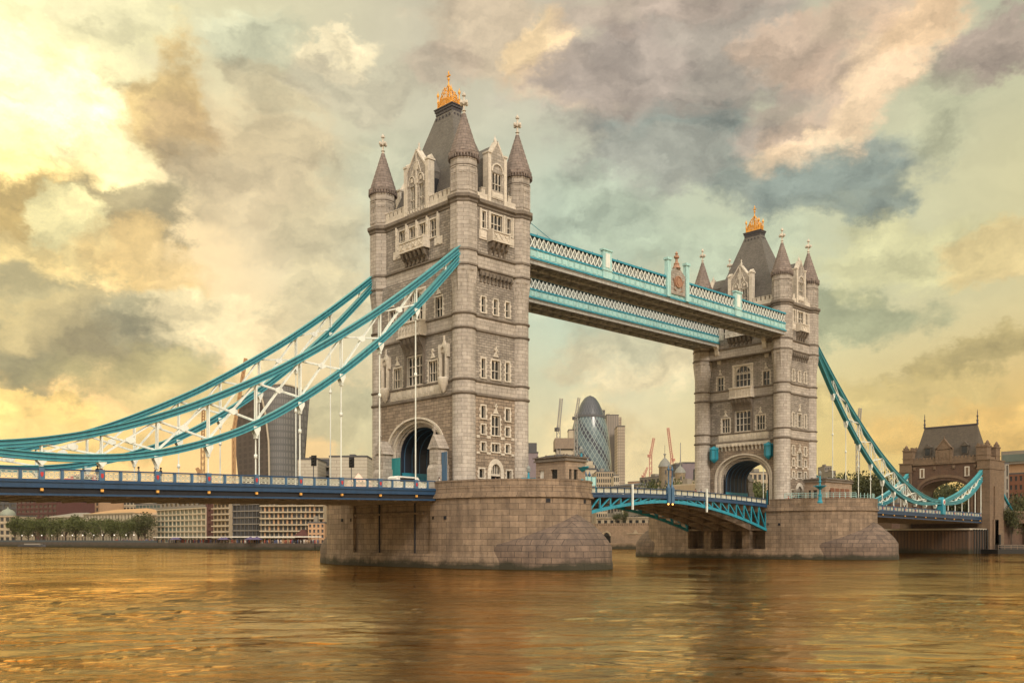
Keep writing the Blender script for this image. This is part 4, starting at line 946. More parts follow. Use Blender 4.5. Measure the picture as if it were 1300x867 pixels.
# ------------------------------------------------------------ high level walkways
def make_walk():
    """outer face towards -y; x from the near to the far tower"""
    T = empty('high_walkway', (0,0,0), 'x', 'walkway'); xa, xb = 4.4, D-4.4; yo, yi = -10.7, -5.2
    m = MB()
    for y, o in ((yo,-1),(yi,1)):
        f = F(0,y,0) if o < 0 else F(0,y,pi); g = (lambda u: u) if o < 0 else (lambda u: -u)
        a, b = sorted((g(xa),g(xb)))
        for z0,z1,n1 in ((47.45,47.75,.18),(45.55,45.8,.15),(44.15,44.4,.25)): m.fb(f,a,b,z0,z1,-.3,n1)
    m.build('flange', M_TEAL, T)
    m = MB(); 
    for y, o in ((yo,-1),(yi,1)):
        f = F(0,y,0) if o < 0 else F(0,y,pi); g = (lambda u: u) if o < 0 else (lambda u: -u)
        a, b = sorted((g(xa),g(xb))); m.fb(f,a,b,44.4,45.55,-.2,.02)
        k = 56
        for i in range(k):
            u = a+(b-a)*(i+.5)/k; m.fb(f,u-.05,u+.05,44.4,45.55,.0,.12); w = (b-a)/k/2-.2
            if i < k-1: c_ = u+(b-a)/k/2; m.fb(f,c_-w,c_+w,44.62,45.3,.01,.09)
    m.build('panel_band', M_TEAL2, T)
    m = MB()
    for y, o in ((yo,-1),(yi,1)):
        f = F(0,y,0) if o < 0 else F(0,y,pi); g = (lambda u: u) if o < 0 else (lambda u: -u)
        a, b = sorted((g(xa),g(xb))); k = 78; w = (b-a)/k
        for i in range(k):
            u0, u1 = a+w*i, a+w*(i+1)
            m.bar(f.p(u0,45.8,.04),f.p(u1,47.45,.04),.13,.06,f.n+(0,)); m.bar(f.p(u1,45.8,.0),f.p(u0,47.45,.0),.13,.06,f.n+(0,))
            m.fb(f,u0-.03,u0+.03,45.8,47.45,-.12,-.04)
    m.build('lattice', M_WHITE, T)
    m = MB(); m.box(xa,xb,yo+.35,yi-.35,44.2,47.4); m.build('enclosure', M_GLASSW, T)
    m = MB(); m.box(xa,xb,yo+.1,yi-.1,47.42,47.6); m.build('walkway_roof', M_LEAD, T)
    m = MB(); m.box(xa,xb,yo-.1,yi+.1,44.0,44.16)
    k = 30
    for i in range(k): x = xa+(xb-xa)*(i+.5)/k; m.box(x-.12,x+.12,yo,yi,43.55,44.02); 
    for y in (yo+.15,yi-.15,(yo+yi)/2): m.box(xa,xb,y-.12,y+.12,43.5,44.0)
    for i in range(k-1):
        x = xa+(xb-xa)*(i+.5)/k; d = (xb-xa)/k; s = 1 if i % 2 else -1
        m.bar((x,(yo+yi)/2-s*2.5,43.7),(x+d,(yo+yi)/2+s*2.5,43.7),.12,.15)
    m.build('underside_girders', M_SOFF, T)
    f = F(0,yo,0)
    for x in (D/2-18.2,D/2+18.2):
        m = MB(); m.fb(f,x-1.0,x+1.0,44.3,48.6,-.2,.35); m.fb(f,x-1.15,x+1.15,48.6,48.85,-.3,.5); m.fb(f,x-1.1,x+1.1,45.5,45.75,-.2,.45)
        p = m.build('pilaster', M_TEAL2, T); m = MB(); m.fb(f,x-.5,x+.5,46,48.2,.34,.42); m.build('pilaster_panel', M_WHITE, p)
    x = D/2; m = MB()
    for s in (-1,1): m.fb(f,x+s*2.6-.45,x+s*2.6+.45,44.3,50.4,-.2,.45); m.fb(f,x+s*2.6-.6,x+s*2.6+.6,50.4,50.8,-.3,.6)
    arms = m.build('medallion_frame', M_TEAL2, T)
    m = MB(); m.fpoly(f,[(x-2.1,45.0),(x+2.1,45.0),(x+2.1,48.4),(x+1.2,49.0),(x,50.0),(x-1.2,49.0),(x-2.1,48.4)],-.1,.30)
    m.build('medallion_plate', M_GABLE, arms)
    m = MB(); px,py,_ = f.p(x,0,.4)
    m.rings([[(px+r*cos(2*pi*i/20), py+y, 47.2+r*sin(2*pi*i/20)) for i in range(20)] for r,y in ((1.0,.1),(1.0,-.08),(.82,-.1),(.78,0))],False)
    m.fpoly(f,[(x-.45,47.8),(x-.45,47.0),(x,46.5),(x+.45,47.0),(x+.45,47.8)],.3,.5)
    for s in (-1,1): m.bar(f.p(x+s*.9,46.2,.4),f.p(x+s*1.4,47.6,.4),.12); m.bar(f.p(x+s*.6,45.6,.4),f.p(x+s*1.3,45.9,.4),.10)
    m.build('coat_of_arms', M_RUST, arms)
    m = MB(); m.lathe(px,py+.4,[(.75,49.5),(.45,50.1),(.5,50.3),(.25,50.6),(.2,51.1),(.45,51.3),(.45,51.6),(.15,51.8),(.3,52.0),(.05,52.4)],8,False); m.box(px-.6,px+.6,py+.3,py+.5,51.35,51.55); m.build('medallion_finial', M_RUST, arms)
    m = MB()
    for (a,b) in (((6.2,-10.4,49.6),(11.5,-10.3,47.8)),((6.2,-10.2,49.4),(9.0,-8,47.7))): m.tube([a,b],.045,5)
    m.lathe(6.0,-10.4,[(.12,47.7),(.1,49.7),(.16,49.8)],6)
    for k in range(12): m.bar((8+k*6,-10.5,47.75),(8+k*6,-10.5,48.1),.06)
    m.build('stay_wire', M_TEAL, T)
    return T
M_GLASSW = glassm('walkway glazing', (.20,.22,.215), .25)
M_RUST = paint('reddish cast ironwork', (.34,.19,.12), .5)
wkE = make_walk(); tag(wkE, 'nearer high level walkway with white lattice, pilasters and a round coat of arms', 'walkway', 'high walkways between the two towers')
wkW = copy_tree(wkE); wkW.location = (D,0,0); wkW.rotation_euler = (0,0,pi)
wkW['label'] = 'farther high level walkway, seen below and behind the nearer one, plain lattice'

# ------------------------------------------------------------ bascules (the opening span)
def bot(x):      # underside, x from the middle 0..30.5
    return 10.15-4.6*(x/30.5)**1.8
def rt(x): return 12.25-.75*(x/30.5)**2
def make_leaf():
    """middle of the river at x=0, runs to the pier at x=-30.4"""
    T = empty('bascule_leaf', (0,0,0), 'x', 'drawbridge leaf'); n = 12; xs = [-.1-30.4*i/n for i in range(n+1)]
    for s in (-1,1):
        y = s*9.1
        m = MB(); m.rings([[(x,y-.28,bot(-x)-.22),(x,y+.28,bot(-x)-.22),(x,y+.28,bot(-x)+.28),(x,y-.28,bot(-x)+.28)] for x in xs]); m.build('bottom_chord', M_TEAL, T)
        for i in range(1,n+1):
            x = xs[i]; h = rt(-x)-1.5-bot(-x)
            if h < .45: continue
            m = MB(); m.bar((x,y,bot(-x)+.1),(x,y,rt(-x)-1.5),.26,.22); m.build('strut', M_TEAL, T)
            if i < n: m = MB(); m.bar((x,y,rt(-x)-1.5),(xs[i+1],y,bot(-xs[i+1])+.2),.24,.2); m.build('diagonal_brace', M_TEAL, T)
        m = MB(); ya, yb = sorted((s*8.9,s*9.4))
        for (h0,h1,o) in ((-.12,0,0),(-1.02,-.88,0),(-1.6,-1.1,.06)):
            m.rings([[(x,ya-o,rt(-x)+h0),(x,yb+o,rt(-x)+h0),(x,yb+o,rt(-x)+h1),(x,ya-o,rt(-x)+h1)] for x in xs])
        m.build('rail', M_BLUE, T)
        k = 18; pm = MB(); pm.box(-.08,.08,-.12,.12,-1.0,-.05); pd = mdata(pm,'post',M_BLUE); pl = mdata(panelmesh(30.4/k-.16,.78),'parapet_panel',M_PANEL)
        for i in range(k+1):
            x = -.1-30.4*i/k; place(T,pd,'post',x,s*9.15,rt(-x))
            if i < k: x2 = x-15.2/k; place(T,pl,'parapet_panel',x2,s*9.15,rt(-x2)-.9,0 if s < 0 else pi)
        m = MB(); m.box(-10.5,-10.2,s*9.62-.12,s*9.62+.12,8.6,12.75); m.build('gauge_post', M_WHITE, T)
    for y in (-5.5,-1.9,1.9,5.5):
        m = MB(); m.rings([[(x,y-.3,bot(-x)-.1),(x,y+.3,bot(-x)-.1),(x,y+.3,rt(-x)-1.6),(x,y-.3,rt(-x)-1.6)] for x in xs]); m.build('main_girder', M_SOFFB, T)
    m = MB()
    for i in range(0,n+1):
        x = xs[i]; m.box(x-.15,x+.15,-9.1,9.1,max(bot(-x)+.3,rt(-x)-2.6),rt(-x)-1.55)
        if i and i % 2 == 0: m.box(x-.15,x+.15,-9.0,9.0,bot(-x)-.05,bot(-x)+.3)
    m.build('cross_girder', M_SOFFB, T)
    m = MB(); m.rings([[(x,-9.0,rt(-x)-1.55),(x,9.0,rt(-x)-1.55),(x,9.0,rt(-x)-1.2),(x,-9.0,rt(-x)-1.2)] for x in xs]); m.build('road_deck', M_ASPH, T)
    m = MB()     # end boxes at the middle
    for s in (-1,1): m.box(-.9,-.15,s*9.4-.25,s*9.4+.25,9.9,12.5); m.lathe(-.5,s*9.4,[(.3,12.5),(.22,12.9),(.12,13.2),(.1,15.4),(.3,15.6),(.12,15.9),(.02,16.4)],8)
    m.build('end_casing', M_BLUEL, T)
    m = MB(); m.ball((-.6,-9.45,9.75),.17,8); m.ball((-.6,9.45,9.75),.17,8)
    m.build('signal_lamp', M_SIG, T)
    return T
M_SIG, N_, K_, B_ = newmat('lit amber signal'); B_.inputs['Base Color'].default_value = (.9,.4,.08,1); B_.inputs['Emission Color'].default_value = (1,.5,.12,1); B_.inputs['Emission Strength'].default_value = 2.5
lfS = make_leaf(); lfS.location = (D/2,0,0); tag(lfS, 'half of the opening span hinged at the nearest pier, left of the middle lamps', 'drawbridge leaf', 'two leaves of the opening span')
lfN = copy_tree(lfS); lfN.location = (D/2,0,0); lfN.rotation_euler = (0,0,pi)
lfN['label'] = 'half of the opening span hinged at the farther pier, teal truss deepening rightwards'

# ------------------------------------------------------------ abutment gatehouse
def make_gate():
    """origin on the bridge axis at the river face; +x inland"""
    T = empty('gatehouse_tower', (178-.0,0,0), 'stone gatehouse tower with slate hipped roof at the right end of the bridge', 'gatehouse'); X1 = 8.5
    Fr, Bk, Ea, We = F(0,0,-pi/2), F(X1,0,pi/2), F(X1/2,-11,0), F(X1/2,11,pi)
    m = MB()
    for f in (Fr,Bk): archwall(m,f,-11,11,3,24.6,7.2,4.0,16.9); archring(m,f,(6.6,3.4,16.6),(7.2,4.0,16.9),3,-1.2,.0)
    for f in (Ea,We): m.wall(f,-X1/2,X1/2,0,24.6)
    m.box(.5,X1-.5,7.2,10.7,4,22.5); m.box(.5,X1-.5,-10.7,-7.2,4,22.5); m.box(-.3,X1+.3,-8.9,8.9,-1,9.0)
    m.build('wall', M_BRICKY, T)
    m = MB()
    for f in (Fr,Bk): archring(m,f,(7.15,3.95,16.85),(7.7,4.5,17.1),10.6,-.1,.22)
    m.build('arch_moulding', M_TRIM2, T)
    m = MB(); A = (6.6,3.4,16.6); pts = [(-A[0],9)]+ell(*A,16)+[(A[0],9)]
    for i in range(len(pts)-1): m.add([(.6,*pts[i]),(X1-.6,*pts[i]),(X1-.6,*pts[i+1]),(.6,*pts[i+1])],[(0,1,2,3)])
    m.build('passage_vault', M_SOFFB, T)
    m = MB()   # chain anchor blocks at the sides
    for s in (-1,1): y0,y1 = sorted((s*9.0,s*12.2)); m.box(-.7,X1+1.2,y0,y1,0,22.6); m.box(-.9,X1+1.4,y0-.15,y1+.15,22.6,23.0); m.box(-.8,X1+1.3,y0-.05,y1+.05,23.0,25.0); m.box(-1.0,X1+1.5,y0-.2,y1+.2,25.0,25.25)
    for s in (-1,1):
        y0,y1 = sorted((s*9.9,s*12.6)); m.box(2,4.5,y0,y1,0,18); m.box(1.2,5.3,y0,y1,0,9)
    m.build('anchor_block', M_STONE2, T)
    m = MB()
    for f in (Fr,Bk): m.fb(f,-11.1,11.1,24.5,25.0,-.3,.3); m.fb(f,-8.7,8.7,25.0,26.1,-.4,.12)
    for f in (Ea,We): m.fb(f,-X1/2,X1/2,24.5,25.0,-.3,.29); m.fb(f,-X1/2,X1/2,25,26.1,-.4,.1)
    for f in (Fr,Bk):
        for k in range(7): 
            for s in (-1,1): u = s*(2.9+k*.95); m.fb(f,u-.27,u+.27,26.1,26.6,-.35,.1)
        for u in (-6.1,6.1): m.fb(f,u-.75,u+.75,20.8,23.6,-.05,.1)
        for u in (-2.6,2.6,-8.2,8.2): m.fb(f,u-.3,u+.3,23.2,24.0,-.05,.3)
        m.wall(f,-1.9,1.9,24.9,28.6,[],.35); m.fb(f,-1.9,1.9,24.9,28.4,-.5,.34); m.fpoly(f,[(-2.2,28.4),(2.2,28.4),(0,31.2)],-.5,.35)
        for s in (-1,1): m.fb(f,s*2.0-.3,s*2.0+.3,24.9,29.0,-.5,.45); m.bar(f.p(s*2.3,28.4,0),f.p(0,31.4,0),.3,.9,f.n+(0,))
        for k in range(3): m.fb(f,-1.3+k*1.05,-.8+k*1.05,25.8,27.6,.3,.42)
        m.fb(f,-.1,.1,31.2,32.2,-.1,.1)
    m.build('parapet', M_STONE2, T)
    m = MB()
    for sx in (0,1):
        for s in (-1,1):
            x0, x1 = (-.5,2.4) if sx == 0 else (X1-2.4,X1+.5); y0,y1 = sorted((s*8.6,s*11.4))
            m.box(x0,x1,y0,y1,24.8,28.6); m.box(x0-.15,x1+.15,y0-.15,y1+.15,28.6,28.95)
            for a in (x0+.1,x1-.7,(x0+x1)/2-.3):
                for b in (y0+.1,y1-.7): m.box(a,a+.6,b,b+.6,28.95,29.6)
            m.box(x0-.1,x1+.1,y0-.1,y1+.1,26.4,26.65); m.lathe((x0+x1)/2,s*11.0,[(.3,29.2),(.5,29.7),(.3,30.2),(.02,30.5)],6)
    m.build('corner_turret', M_STONE2, T)
    m = MB(); xm = X1/2
    rr = []
    for i in range(7):
        t = i/6; q = t+.05*sin(pi*t); a = 3.9*(1-q)+.15; b = 9.3+(7.2-9.3)*q; rr.append([(xm-a,-b,25+10.2*t),(xm+a,-b,25+10.2*t),(xm+a,b,25+10.2*t),(xm-a,b,25+10.2*t)])
    m.rings(rr); roof = m.build('roof', M_SLATE2, T)
    m = MB(); m.box(xm-.3,xm+.3,-7.3,7.3,35.1,35.5); m.build('ridge', M_LEAD, roof)
    for s in (-1,1):
        m = MB(); m.lathe(xm,s*7.2,[(.35,35.3),(.2,36.0),(.35,36.3),(.18,36.6),(.15,37.3),(.3,37.5),(.1,37.9),(.12,38.5),(.02,39.4)],8); m.build('finial', M_LEAD, roof)
    for f in (Fr,Bk):
        for u in (-5.0,5.0):
            m = MB(); m.fprof(f,[(-3.6,27.0),(-.9,27.0),(-.9,29.4),(-3.6,30.6)],u-1.0,u+1.0); m.fpoly(f,[(u-1.2,29.3),(u+1.2,29.3),(u,30.5)],-3.4,-.7)
            d = m.build('dormer', M_SLATE2, T); m = MB(); m.fb(f,u-.7,u+.7,27.3,29.1,-.92,-.86); m.build('pane', M_GLASS, d)
        for u in (-6.1,6.1): window(T,f,u,21.1,.7,2.2,1,(),.3,False,'arch',n=.05)
    m = MB()
    for s in (-1,1): m.tube([(X1+.6,s*10.2,20),(X1+18,s*10.2,8.5)],.38,8)
    m.build('back_stay', M_TEAL, T)
    return T
M_BRICKY = masonry('gatehouse warm masonry', (.12,.066,.042), (.09,.05,.032), (.11,.075,.05), .9, .38, .025, .6, .35)
M_STONE2 = masonry('gatehouse dressed stone', (.185,.125,.08), (.145,.097,.06), (.11,.08,.055), 1.1, .5, .02, .4, .35)
M_TRIM2 = masonry('gatehouse arch stone', (.17,.105,.065), (.13,.083,.05), (.16,.12,.09), 1.1, .5, .02, .4, .35)
M_SLATE2 = masonry('gatehouse slates', (.10,.08,.06), (.07,.056,.043), (.07,.06,.05), .5, .25, .02, .5, .35, rough=.7)
gate = make_gate()

m = MB(); m.box(186.8,420,-9.2,9.2,-1,8.9); r_ = m.build('approach_road', M_BRICKY); r_['kind'] = 'structure'
# ------------------------------------------------------------ the north bank
def foliage(name, c1, c2):
    m, N, K, B = newmat(name); g = N.new('ShaderNodeNewGeometry'); r = N.new('ShaderNodeValToRGB'); K.new(g.outputs['Random Per Island'], r.inputs[0])
    r.color_ramp.elements[0].color = (*c1,1); r.color_ramp.elements[1].color = (*c2,1); K.new(r.outputs[0], B.inputs['Base Color']); B.inputs['Roughness'].default_value = .7
    return m
M_LEAF = foliage('plane tree leaves', (.028,.036,.007), (.10,.115,.024))
M_LEAF2 = foliage('dark leaves', (.022,.028,.007), (.075,.08,.018))
M_BARK = paint('bark', (.07,.05,.035), .9)
def tree_data(seed, lobes, n, leaf):
    R = random.Random(seed); m = MB(); L_ = []
    for _ in range(lobes): a = R.random()*6.28; r = R.random()**.6*.34; L_.append((r*cos(a), r*sin(a), .38+R.random()*.46, .13+R.random()*.12))
    for _ in range(n):
        cx,cy,cz,cr = R.choice(L_); v = Vector((R.gauss(0,1),R.gauss(0,1),R.gauss(0,1))).normalized()*cr*(R.random()**.35); p = Vector((cx,cy,cz))+v
        if p.z > 1: p.z = 2-p.z
        a = Vector((R.gauss(0,1),R.gauss(0,1),R.gauss(0,1))).normalized(); b = a.cross(Vector((R.gauss(0,1),R.gauss(0,1),R.gauss(0,1)))).normalized(); s = leaf*(.6+.8*R.random())
        m.v += [tuple(p+a*s), tuple(p+b*s*.6), tuple(p-a*s), tuple(p-b*s*.6)]; k = len(m.v); m.f.append((k-4,k-3,k-2,k-1)); m.sm.append(False)
    t = MB(); t.lathe(0,0,[(.03,0),(.022,.2),(.018,.4)],7)
    for (cx,cy,cz,cr) in L_[:6]: t.tube([(0,0,.22),(cx*.5,cy*.5,(cz+.25)/2),(cx,cy,cz)],[.016,.011,.004],5)
    return m, t
TV = []
for i in range(4):
    m, t = tree_data(i+3, 11, 2600, .022); TV.append((m,t))
TD = {}
def tree(x, y, z, h, label, group, kind=0, mat=0, wide=1.0, name='plane_tree'):
    key = (kind,mat)
    if key not in TD:
        m, t = TV[kind]; TD[key] = (mdata(m,'crown',(M_LEAF,M_LEAF2)[mat]), mdata(t,'trunk',M_BARK))
    T = empty(name, (x,y,z), label, 'tree', group, random.random()*6.28); T.scale = (h*wide,h*wide,h)
    place(T,TD[key][0],'crown',0,0,0); place(T,TD[key][1],'trunk',0,0,0)
    return T

C_CREAM = (.50,.42,.30)
def wallmat(n, c, sc=1.0): return paint(n, c, .8, 0, .14, .25*sc, grime=.22)
M_CREAM = wallmat('cream render', (.36,.29,.20)); M_CREAM2 = wallmat('pale limestone', (.44,.38,.28)); M_PEACH = wallmat('peach stone', (.40,.25,.145))
M_REDB = wallmat('dark red brick', (.085,.03,.025)); M_GREYC = wallmat('grey concrete', (.22,.195,.16)); M_DKG = wallmat('dark grey cladding', (.07,.07,.075))
M_SLAT = masonry('slatted cladding', (.44,.40,.32), (.40,.36,.29), (.26,.23,.19), 30, 2.2, .18, .2, .15)
M_TANR = paint('tan roof', (.44,.26,.12), .8); M_GRNG = glassm('greenish glass', (.10,.13,.115), .2, .4, .2); M_WING = glassm('window', (.05,.05,.05), .15, .7, .35)
M_CONC = paint('light concrete', (.42,.38,.31), .8); M_BLKR = paint('black', (.01,.01,.01), .6)
M_WHT = paint('white canvas', (.8,.78,.72), .8); M_PURP = paint('purple canvas', (.08,.06,.14), .8)
M_TENT = paint('pinkish tent canvas', (.72,.5,.4), .8)
def bld(name, label, cat, u0, u1, vt, d0, d1, depth=14, zb=2.0, floors=5, bays=8, wall=None, glass=None, trim=None, wf=.62, hf=.6, slabs=False, roof=None, ztop=None, group=None, top=None, arched=False):
    a = at(d0,u0,z=0); b = at(d1,u1,z=0); w = sqrt((b[0]-a[0])**2+(b[1]-a[1])**2); th = atan2(b[1]-a[1], b[0]-a[0])
    zt = ztop if ztop else hz((d0+d1)/2, vt)
    T = empty(name, (a[0],a[1],zb), label, cat, group, th); f = F(0,0,0); h = zt-zb
    m = MB(); holes = []
    bw, fh = w/bays, h/floors
    for i in range(bays):
        for j in range(floors): holes.append((bw*(i+.5-wf/2), bw*(i+.5+wf/2), fh*(j+.5-hf/2), fh*(j+.5+hf/2)))
    if bays*floors > 99: holes = holes[:99]
    m.wall(f,0,w,0,h,holes,0,.45); m.box(0,w,.46,depth,0,h)
    for s in (0,w): m.add([(s,0,0),(s,.5,0),(s,.5,h),(s,0,h)],[(0,1,2,3)])
    m.build1('wall', wall or M_CREAM, T)
    wm = MB(); q = W0; ww, wh = bw*wf, fh*hf; wm.fb(q,-ww/2,ww/2,0,wh,-.40,-.30)
    wm.fb(q,-.05,.05,0,wh,-.3,-.22); wm.fb(q,-ww/2,ww/2,wh*.62,wh*.62+.08,-.3,-.22); wd_ = mdata(wm,'window',glass or M_WING)
    for (a0,a1,b0,b1) in holes: place(T,wd_,'window',(a0+a1)/2,0,b0)
    if trim:
        m = MB()
        for j in range(floors+(1 if slabs else 0)): m.fb(f,-.1,w+.1,fh*j-.15 if j else 0,fh*j+.2,0,1.0 if slabs else .15)
        m.fb(f,-.2,w+.2,h-.2,h+.3,-.3,.4)
        for part in [m]: part.build1('floor_band', trim, T)
    if roof == 'hip':
        m = MB(); k = min(depth/2,w/2)*.8; m.rings([[(-.4,-.4,h),(w+.4,-.4,h),(w+.4,depth+.4,h),(-.4,depth+.4,h)],[(k,depth/2-.1,h+depth*.11),(w-k,depth/2-.1,h+depth*.11),(w-k,depth/2+.1,h+depth*.11),(k,depth/2+.1,h+depth*.11)]]); m.build1('roof', top or M_TANR, T)
    else:
        m = MB(); m.box(-.1,w+.1,.1,depth,h+.001,h+.5); m.build1('roof', top or M_DKG, T)
        m = MB(); m.box(w*.3,w*.5,depth*.3,depth*.7,h+.5,h+2.6); m.build1('plant_room', M_GREYC, T)
    return T, w, h

# ---- ground and embankments
bank = [at(620,-330,z=0),at(530,-100,z=0),at(497,0,z=0),at(455,100,z=0),at(405,200,z=0),at(352,300,z=0),at(330,400,z=0),at(345,480,z=0),at(372,640,z=0),at(366,760,z=0),at(352,830,z=0),at(320,950,z=0)]
bank = [(p[0],p[1]) for p in bank]+[(188,70),(180,13),(180,-13),(205,-24),(262,-60),(420,-240)]
land = bank+[(9000,-2500),(9000,9000),(-6000,9000)]
M_GRND = paint('paved ground', (.16,.135,.105), .9, 0, .25, .05)
m = MB(); m.add([(x,y,2.0) for x,y in land],[tuple(range(len(land)))]); g_ = m.build('ground', M_GRND); g_['kind'] = 'structure'
if g_.data.polygons[0].normal.z < 0: g_.data.flip_normals()
M_QUAY = masonry('quay stone', (.085,.065,.05), (.06,.048,.038), (.035,.027,.02), 1.6, .7, .04, .5, .5, wet=1.4)
M_QUAYB = masonry('tower quay stone', (.30,.21,.14), (.24,.17,.11), (.12,.09,.06), 1.2, .5, .04, .5, .35, wet=2.2)
def quay(i0, i1, mat, label, z1=2.3):
    o = bank[i0]; T = MB()
    for i in range(i0,i1):
        a, b = Vector((*bank[i],0)), Vector((*bank[i+1],0)); T.bar((a.x,a.y,(z1-3)/2),(b.x,b.y,(z1-3)/2),.9,z1+3)
    ob = T.build('quay_wall', mat); tag(ob, label, 'quay wall', 'quay walls along the far bank'); return ob
quay(0,4,M_QUAY,'dark stone embankment wall at the far left, below the row of trees')
quay(4,7,M_QUAY,'brown embankment wall under the crowded promenade and the apartment blocks')
quay(7,12,M_QUAYB,'weedy stone quay below the old fortress wall, seen under the opening span')
quay(12,16,M_QUAY,'dark quay wall at the right, around the foot of the gatehouse')

m = MB()
for i in range(0,4): m.bar((*bank[i],2.75),(*bank[i+1],2.75),.5,.95)
tag(m.build('parapet_wall', paint('blue grey parapet',(.055,.07,.08),.8)),'low blue grey parapet wall along the left embankment, in front of the trees','wall')
def bu(u):     # distance of the bank at a bearing
    return float(np.interp(u,[-100,0,100,200,300,400,480,640,760,830,950],[530,497,455,405,352,330,345,372,366,352,320]))
# ---- far left, behind the trees
bld('domed_building','cream riverside building with a small dome, at the far left edge','building',-22,20,655,bu(0)+18,bu(0)+14,16,2.0,4,6,M_CREAM,trim=M_CREAM2)
M_LEADD = paint('green grey dome lead',(.22,.24,.19),.6)
a = at(bu(0)+24,10,z=0); T = empty('dome', (a[0],a[1],hz(bu(0)+18,655)), 'greenish lead dome on the cream building at the far left edge', 'dome'); m = MB(); m.lathe(0,0,[(4,0),(4,1.2),(3.5,2.4),(2.4,3.4),(1.0,4.0),(.4,4.4),(.1,5.4)],14); m.build('dome_shell', M_LEADD, T); m = MB(); m.lathe(0,0,[(4.3,-.3),(4.3,.2)],14); m.build('cornice', M_CREAM, T)
bld('office_block','dark grey glass office block at the left edge, behind the dome','building',-45,21,616,690,660,30,2.0,12,8,M_DKG,M_WING,wf=.8,hf=.7)
bld('brick_office','long dark red brick office with pale stripes, behind the trees on the far left','building',21,72,622,600,575,25,2.0,11,9,M_REDB,M_WING,trim=M_REDB,wf=.7,hf=.5)
bld('patterned_building','white building with a diamond patterned facade, beside the dark red office','building',73,91,633,610,605,25,2.0,10,9,M_CREAM2,M_DKG,wf=.55,hf=.5)
bld('peach_building','narrow peach coloured building right of the white patterned one','building',92,126,636,620,610,25,2.0,7,6,M_PEACH,M_WING,wf=.4,hf=.6)
bld('customs_hall','low cream wing of a classical riverside hall, left part behind the trees','building',58,106,656,bu(80)+32,bu(100)+30,22,2.0,4,12,M_CREAM,M_WING,trim=M_CREAM2,wf=.35,roof='hip',top=M_GREYC)
bld('customs_hall','tall central block of a classical riverside hall with a tan roof, behind the trees','building',106,169,652,bu(106)+28,bu(169)+26,24,2.0,4,16,M_CREAM2,M_WING,trim=M_CREAM,wf=.35,roof='hip')
bld('customs_hall','right wing of the classical riverside hall, beside the biggest tree','building',169,206,654,bu(169)+30,bu(206)+28,22,2.0,4,9,M_CREAM,M_WING,trim=M_CREAM2,wf=.35,roof='hip',top=M_PEACH)
bld('long_office','long pale office with a dark window strip, behind the classical hall','building',126,178,636,640,620,25,2.0,8,12,M_CREAM2,M_WING,trim=M_CREAM,wf=.8,hf=.45)
bld('glass_office','green glass roofed office just under the bridge deck, left of the cream flats','building',172,208,640,600,590,25,2.0,8,8,M_GREYC,M_GRNG,wf=.85,hf=.6)
# trees of the embankment
us = [19,27,36,45,55,64,73,83,96,108,119,131,142,153,163]
side = ['leftmost round topped tree of the embankment row','second embankment tree from the left edge','third embankment tree from the left edge','fourth embankment tree from the left edge','fifth embankment tree from the left','sixth embankment tree from the left','seventh embankment tree, left of the taller one','eighth embankment tree, just left of the taller one','slightly taller tree in the middle of the embankment row','tree just right of the taller one in the middle of the row','second tree right of the taller middle one','sixth embankment tree from the right end of the row','fifth embankment tree counting from the biggest one','third embankment tree left of the biggest one','embankment tree just left of the biggest one']
for i, u in enumerate(us):
    d = bu(u)-0+6; x,y,_ = at(d,u,z=0); h = wd(d,690-(657 if i != 8 else 655))*(.94+.1*random.random()); tree(x,y,2.0,h,side[i],'trees in a row on the left embankment',i%4,0,.95)
x,y,_ = at(bu(184)+4,184,z=0); tree(x,y,2.0,wd(bu(184),690-650),'biggest and darkest tree, at the right end of the embankment row','trees in a row on the left embankment',2,1,1.0)
x,y,_ = at(bu(176)+7,176,z=0); tree(x,y,2.0,wd(bu(184),690-658),'small tree tucked against the left side of the biggest one','trees in a row on the left embankment',1,0,.9)
gl = bpy.data.materials.new('lit globe'); gl.use_nodes = True; b_ = gl.node_tree.nodes['Principled BSDF']; b_.inputs['Emission Color'].default_value = (1,.9,.75,1); b_.inputs['Emission Strength'].default_value = .9
pm = MB(); pm.lathe(0,0,[(.14,0),(.09,.6),(.06,3.2),(.14,3.3)],6); pd_ = mdata(pm,'post',M_DKG); gm = MB(); gm.ball((0,0,3.6),.30,8); gd_ = mdata(gm,'globe',gl)
for u in (28,41,53,66,79,92,105,119,130,145,160,170):
    x,y,_ = at(bu(u)+1.0,u,z=0); T = empty('street_lamp',(x,y,2.0),'small white globe lamp on the embankment below the row of trees','street lamp','lamps along the embankment'); place(T,pd_,'post',0,0,0); place(T,gd_,'globe',0,0,0)
# boat moored on the far left
def hull(m, L_, w, h, z=0):
    st = []
    for i in range(9):
        t = i/8; b = w/2*sin(pi*min(1,.18+t*.95))**.6 if t < .97 else .1; zz = h*(1+.35*(abs(t-.4)*1.4)**2); x = -L_/2+L_*t
        st.append([(x,-b,z+zz),(x,-b*.7,z),(x,b*.7,z),(x,b,z+zz)])
    m.rings(st)
x,y,_ = at(bu(45)-6,44,z=0); T = empty('barge',(x,y,0),'long low dark barge moored below the left embankment','boat',None,-.95); m = MB(); hull(m,17,4,1.2,-.3); m.build('hull', M_DKG, T); m = MB(); m.box(-5,4,-1.2,1.2,.8,1.6); m.build('cabin', M_GREYC, T)

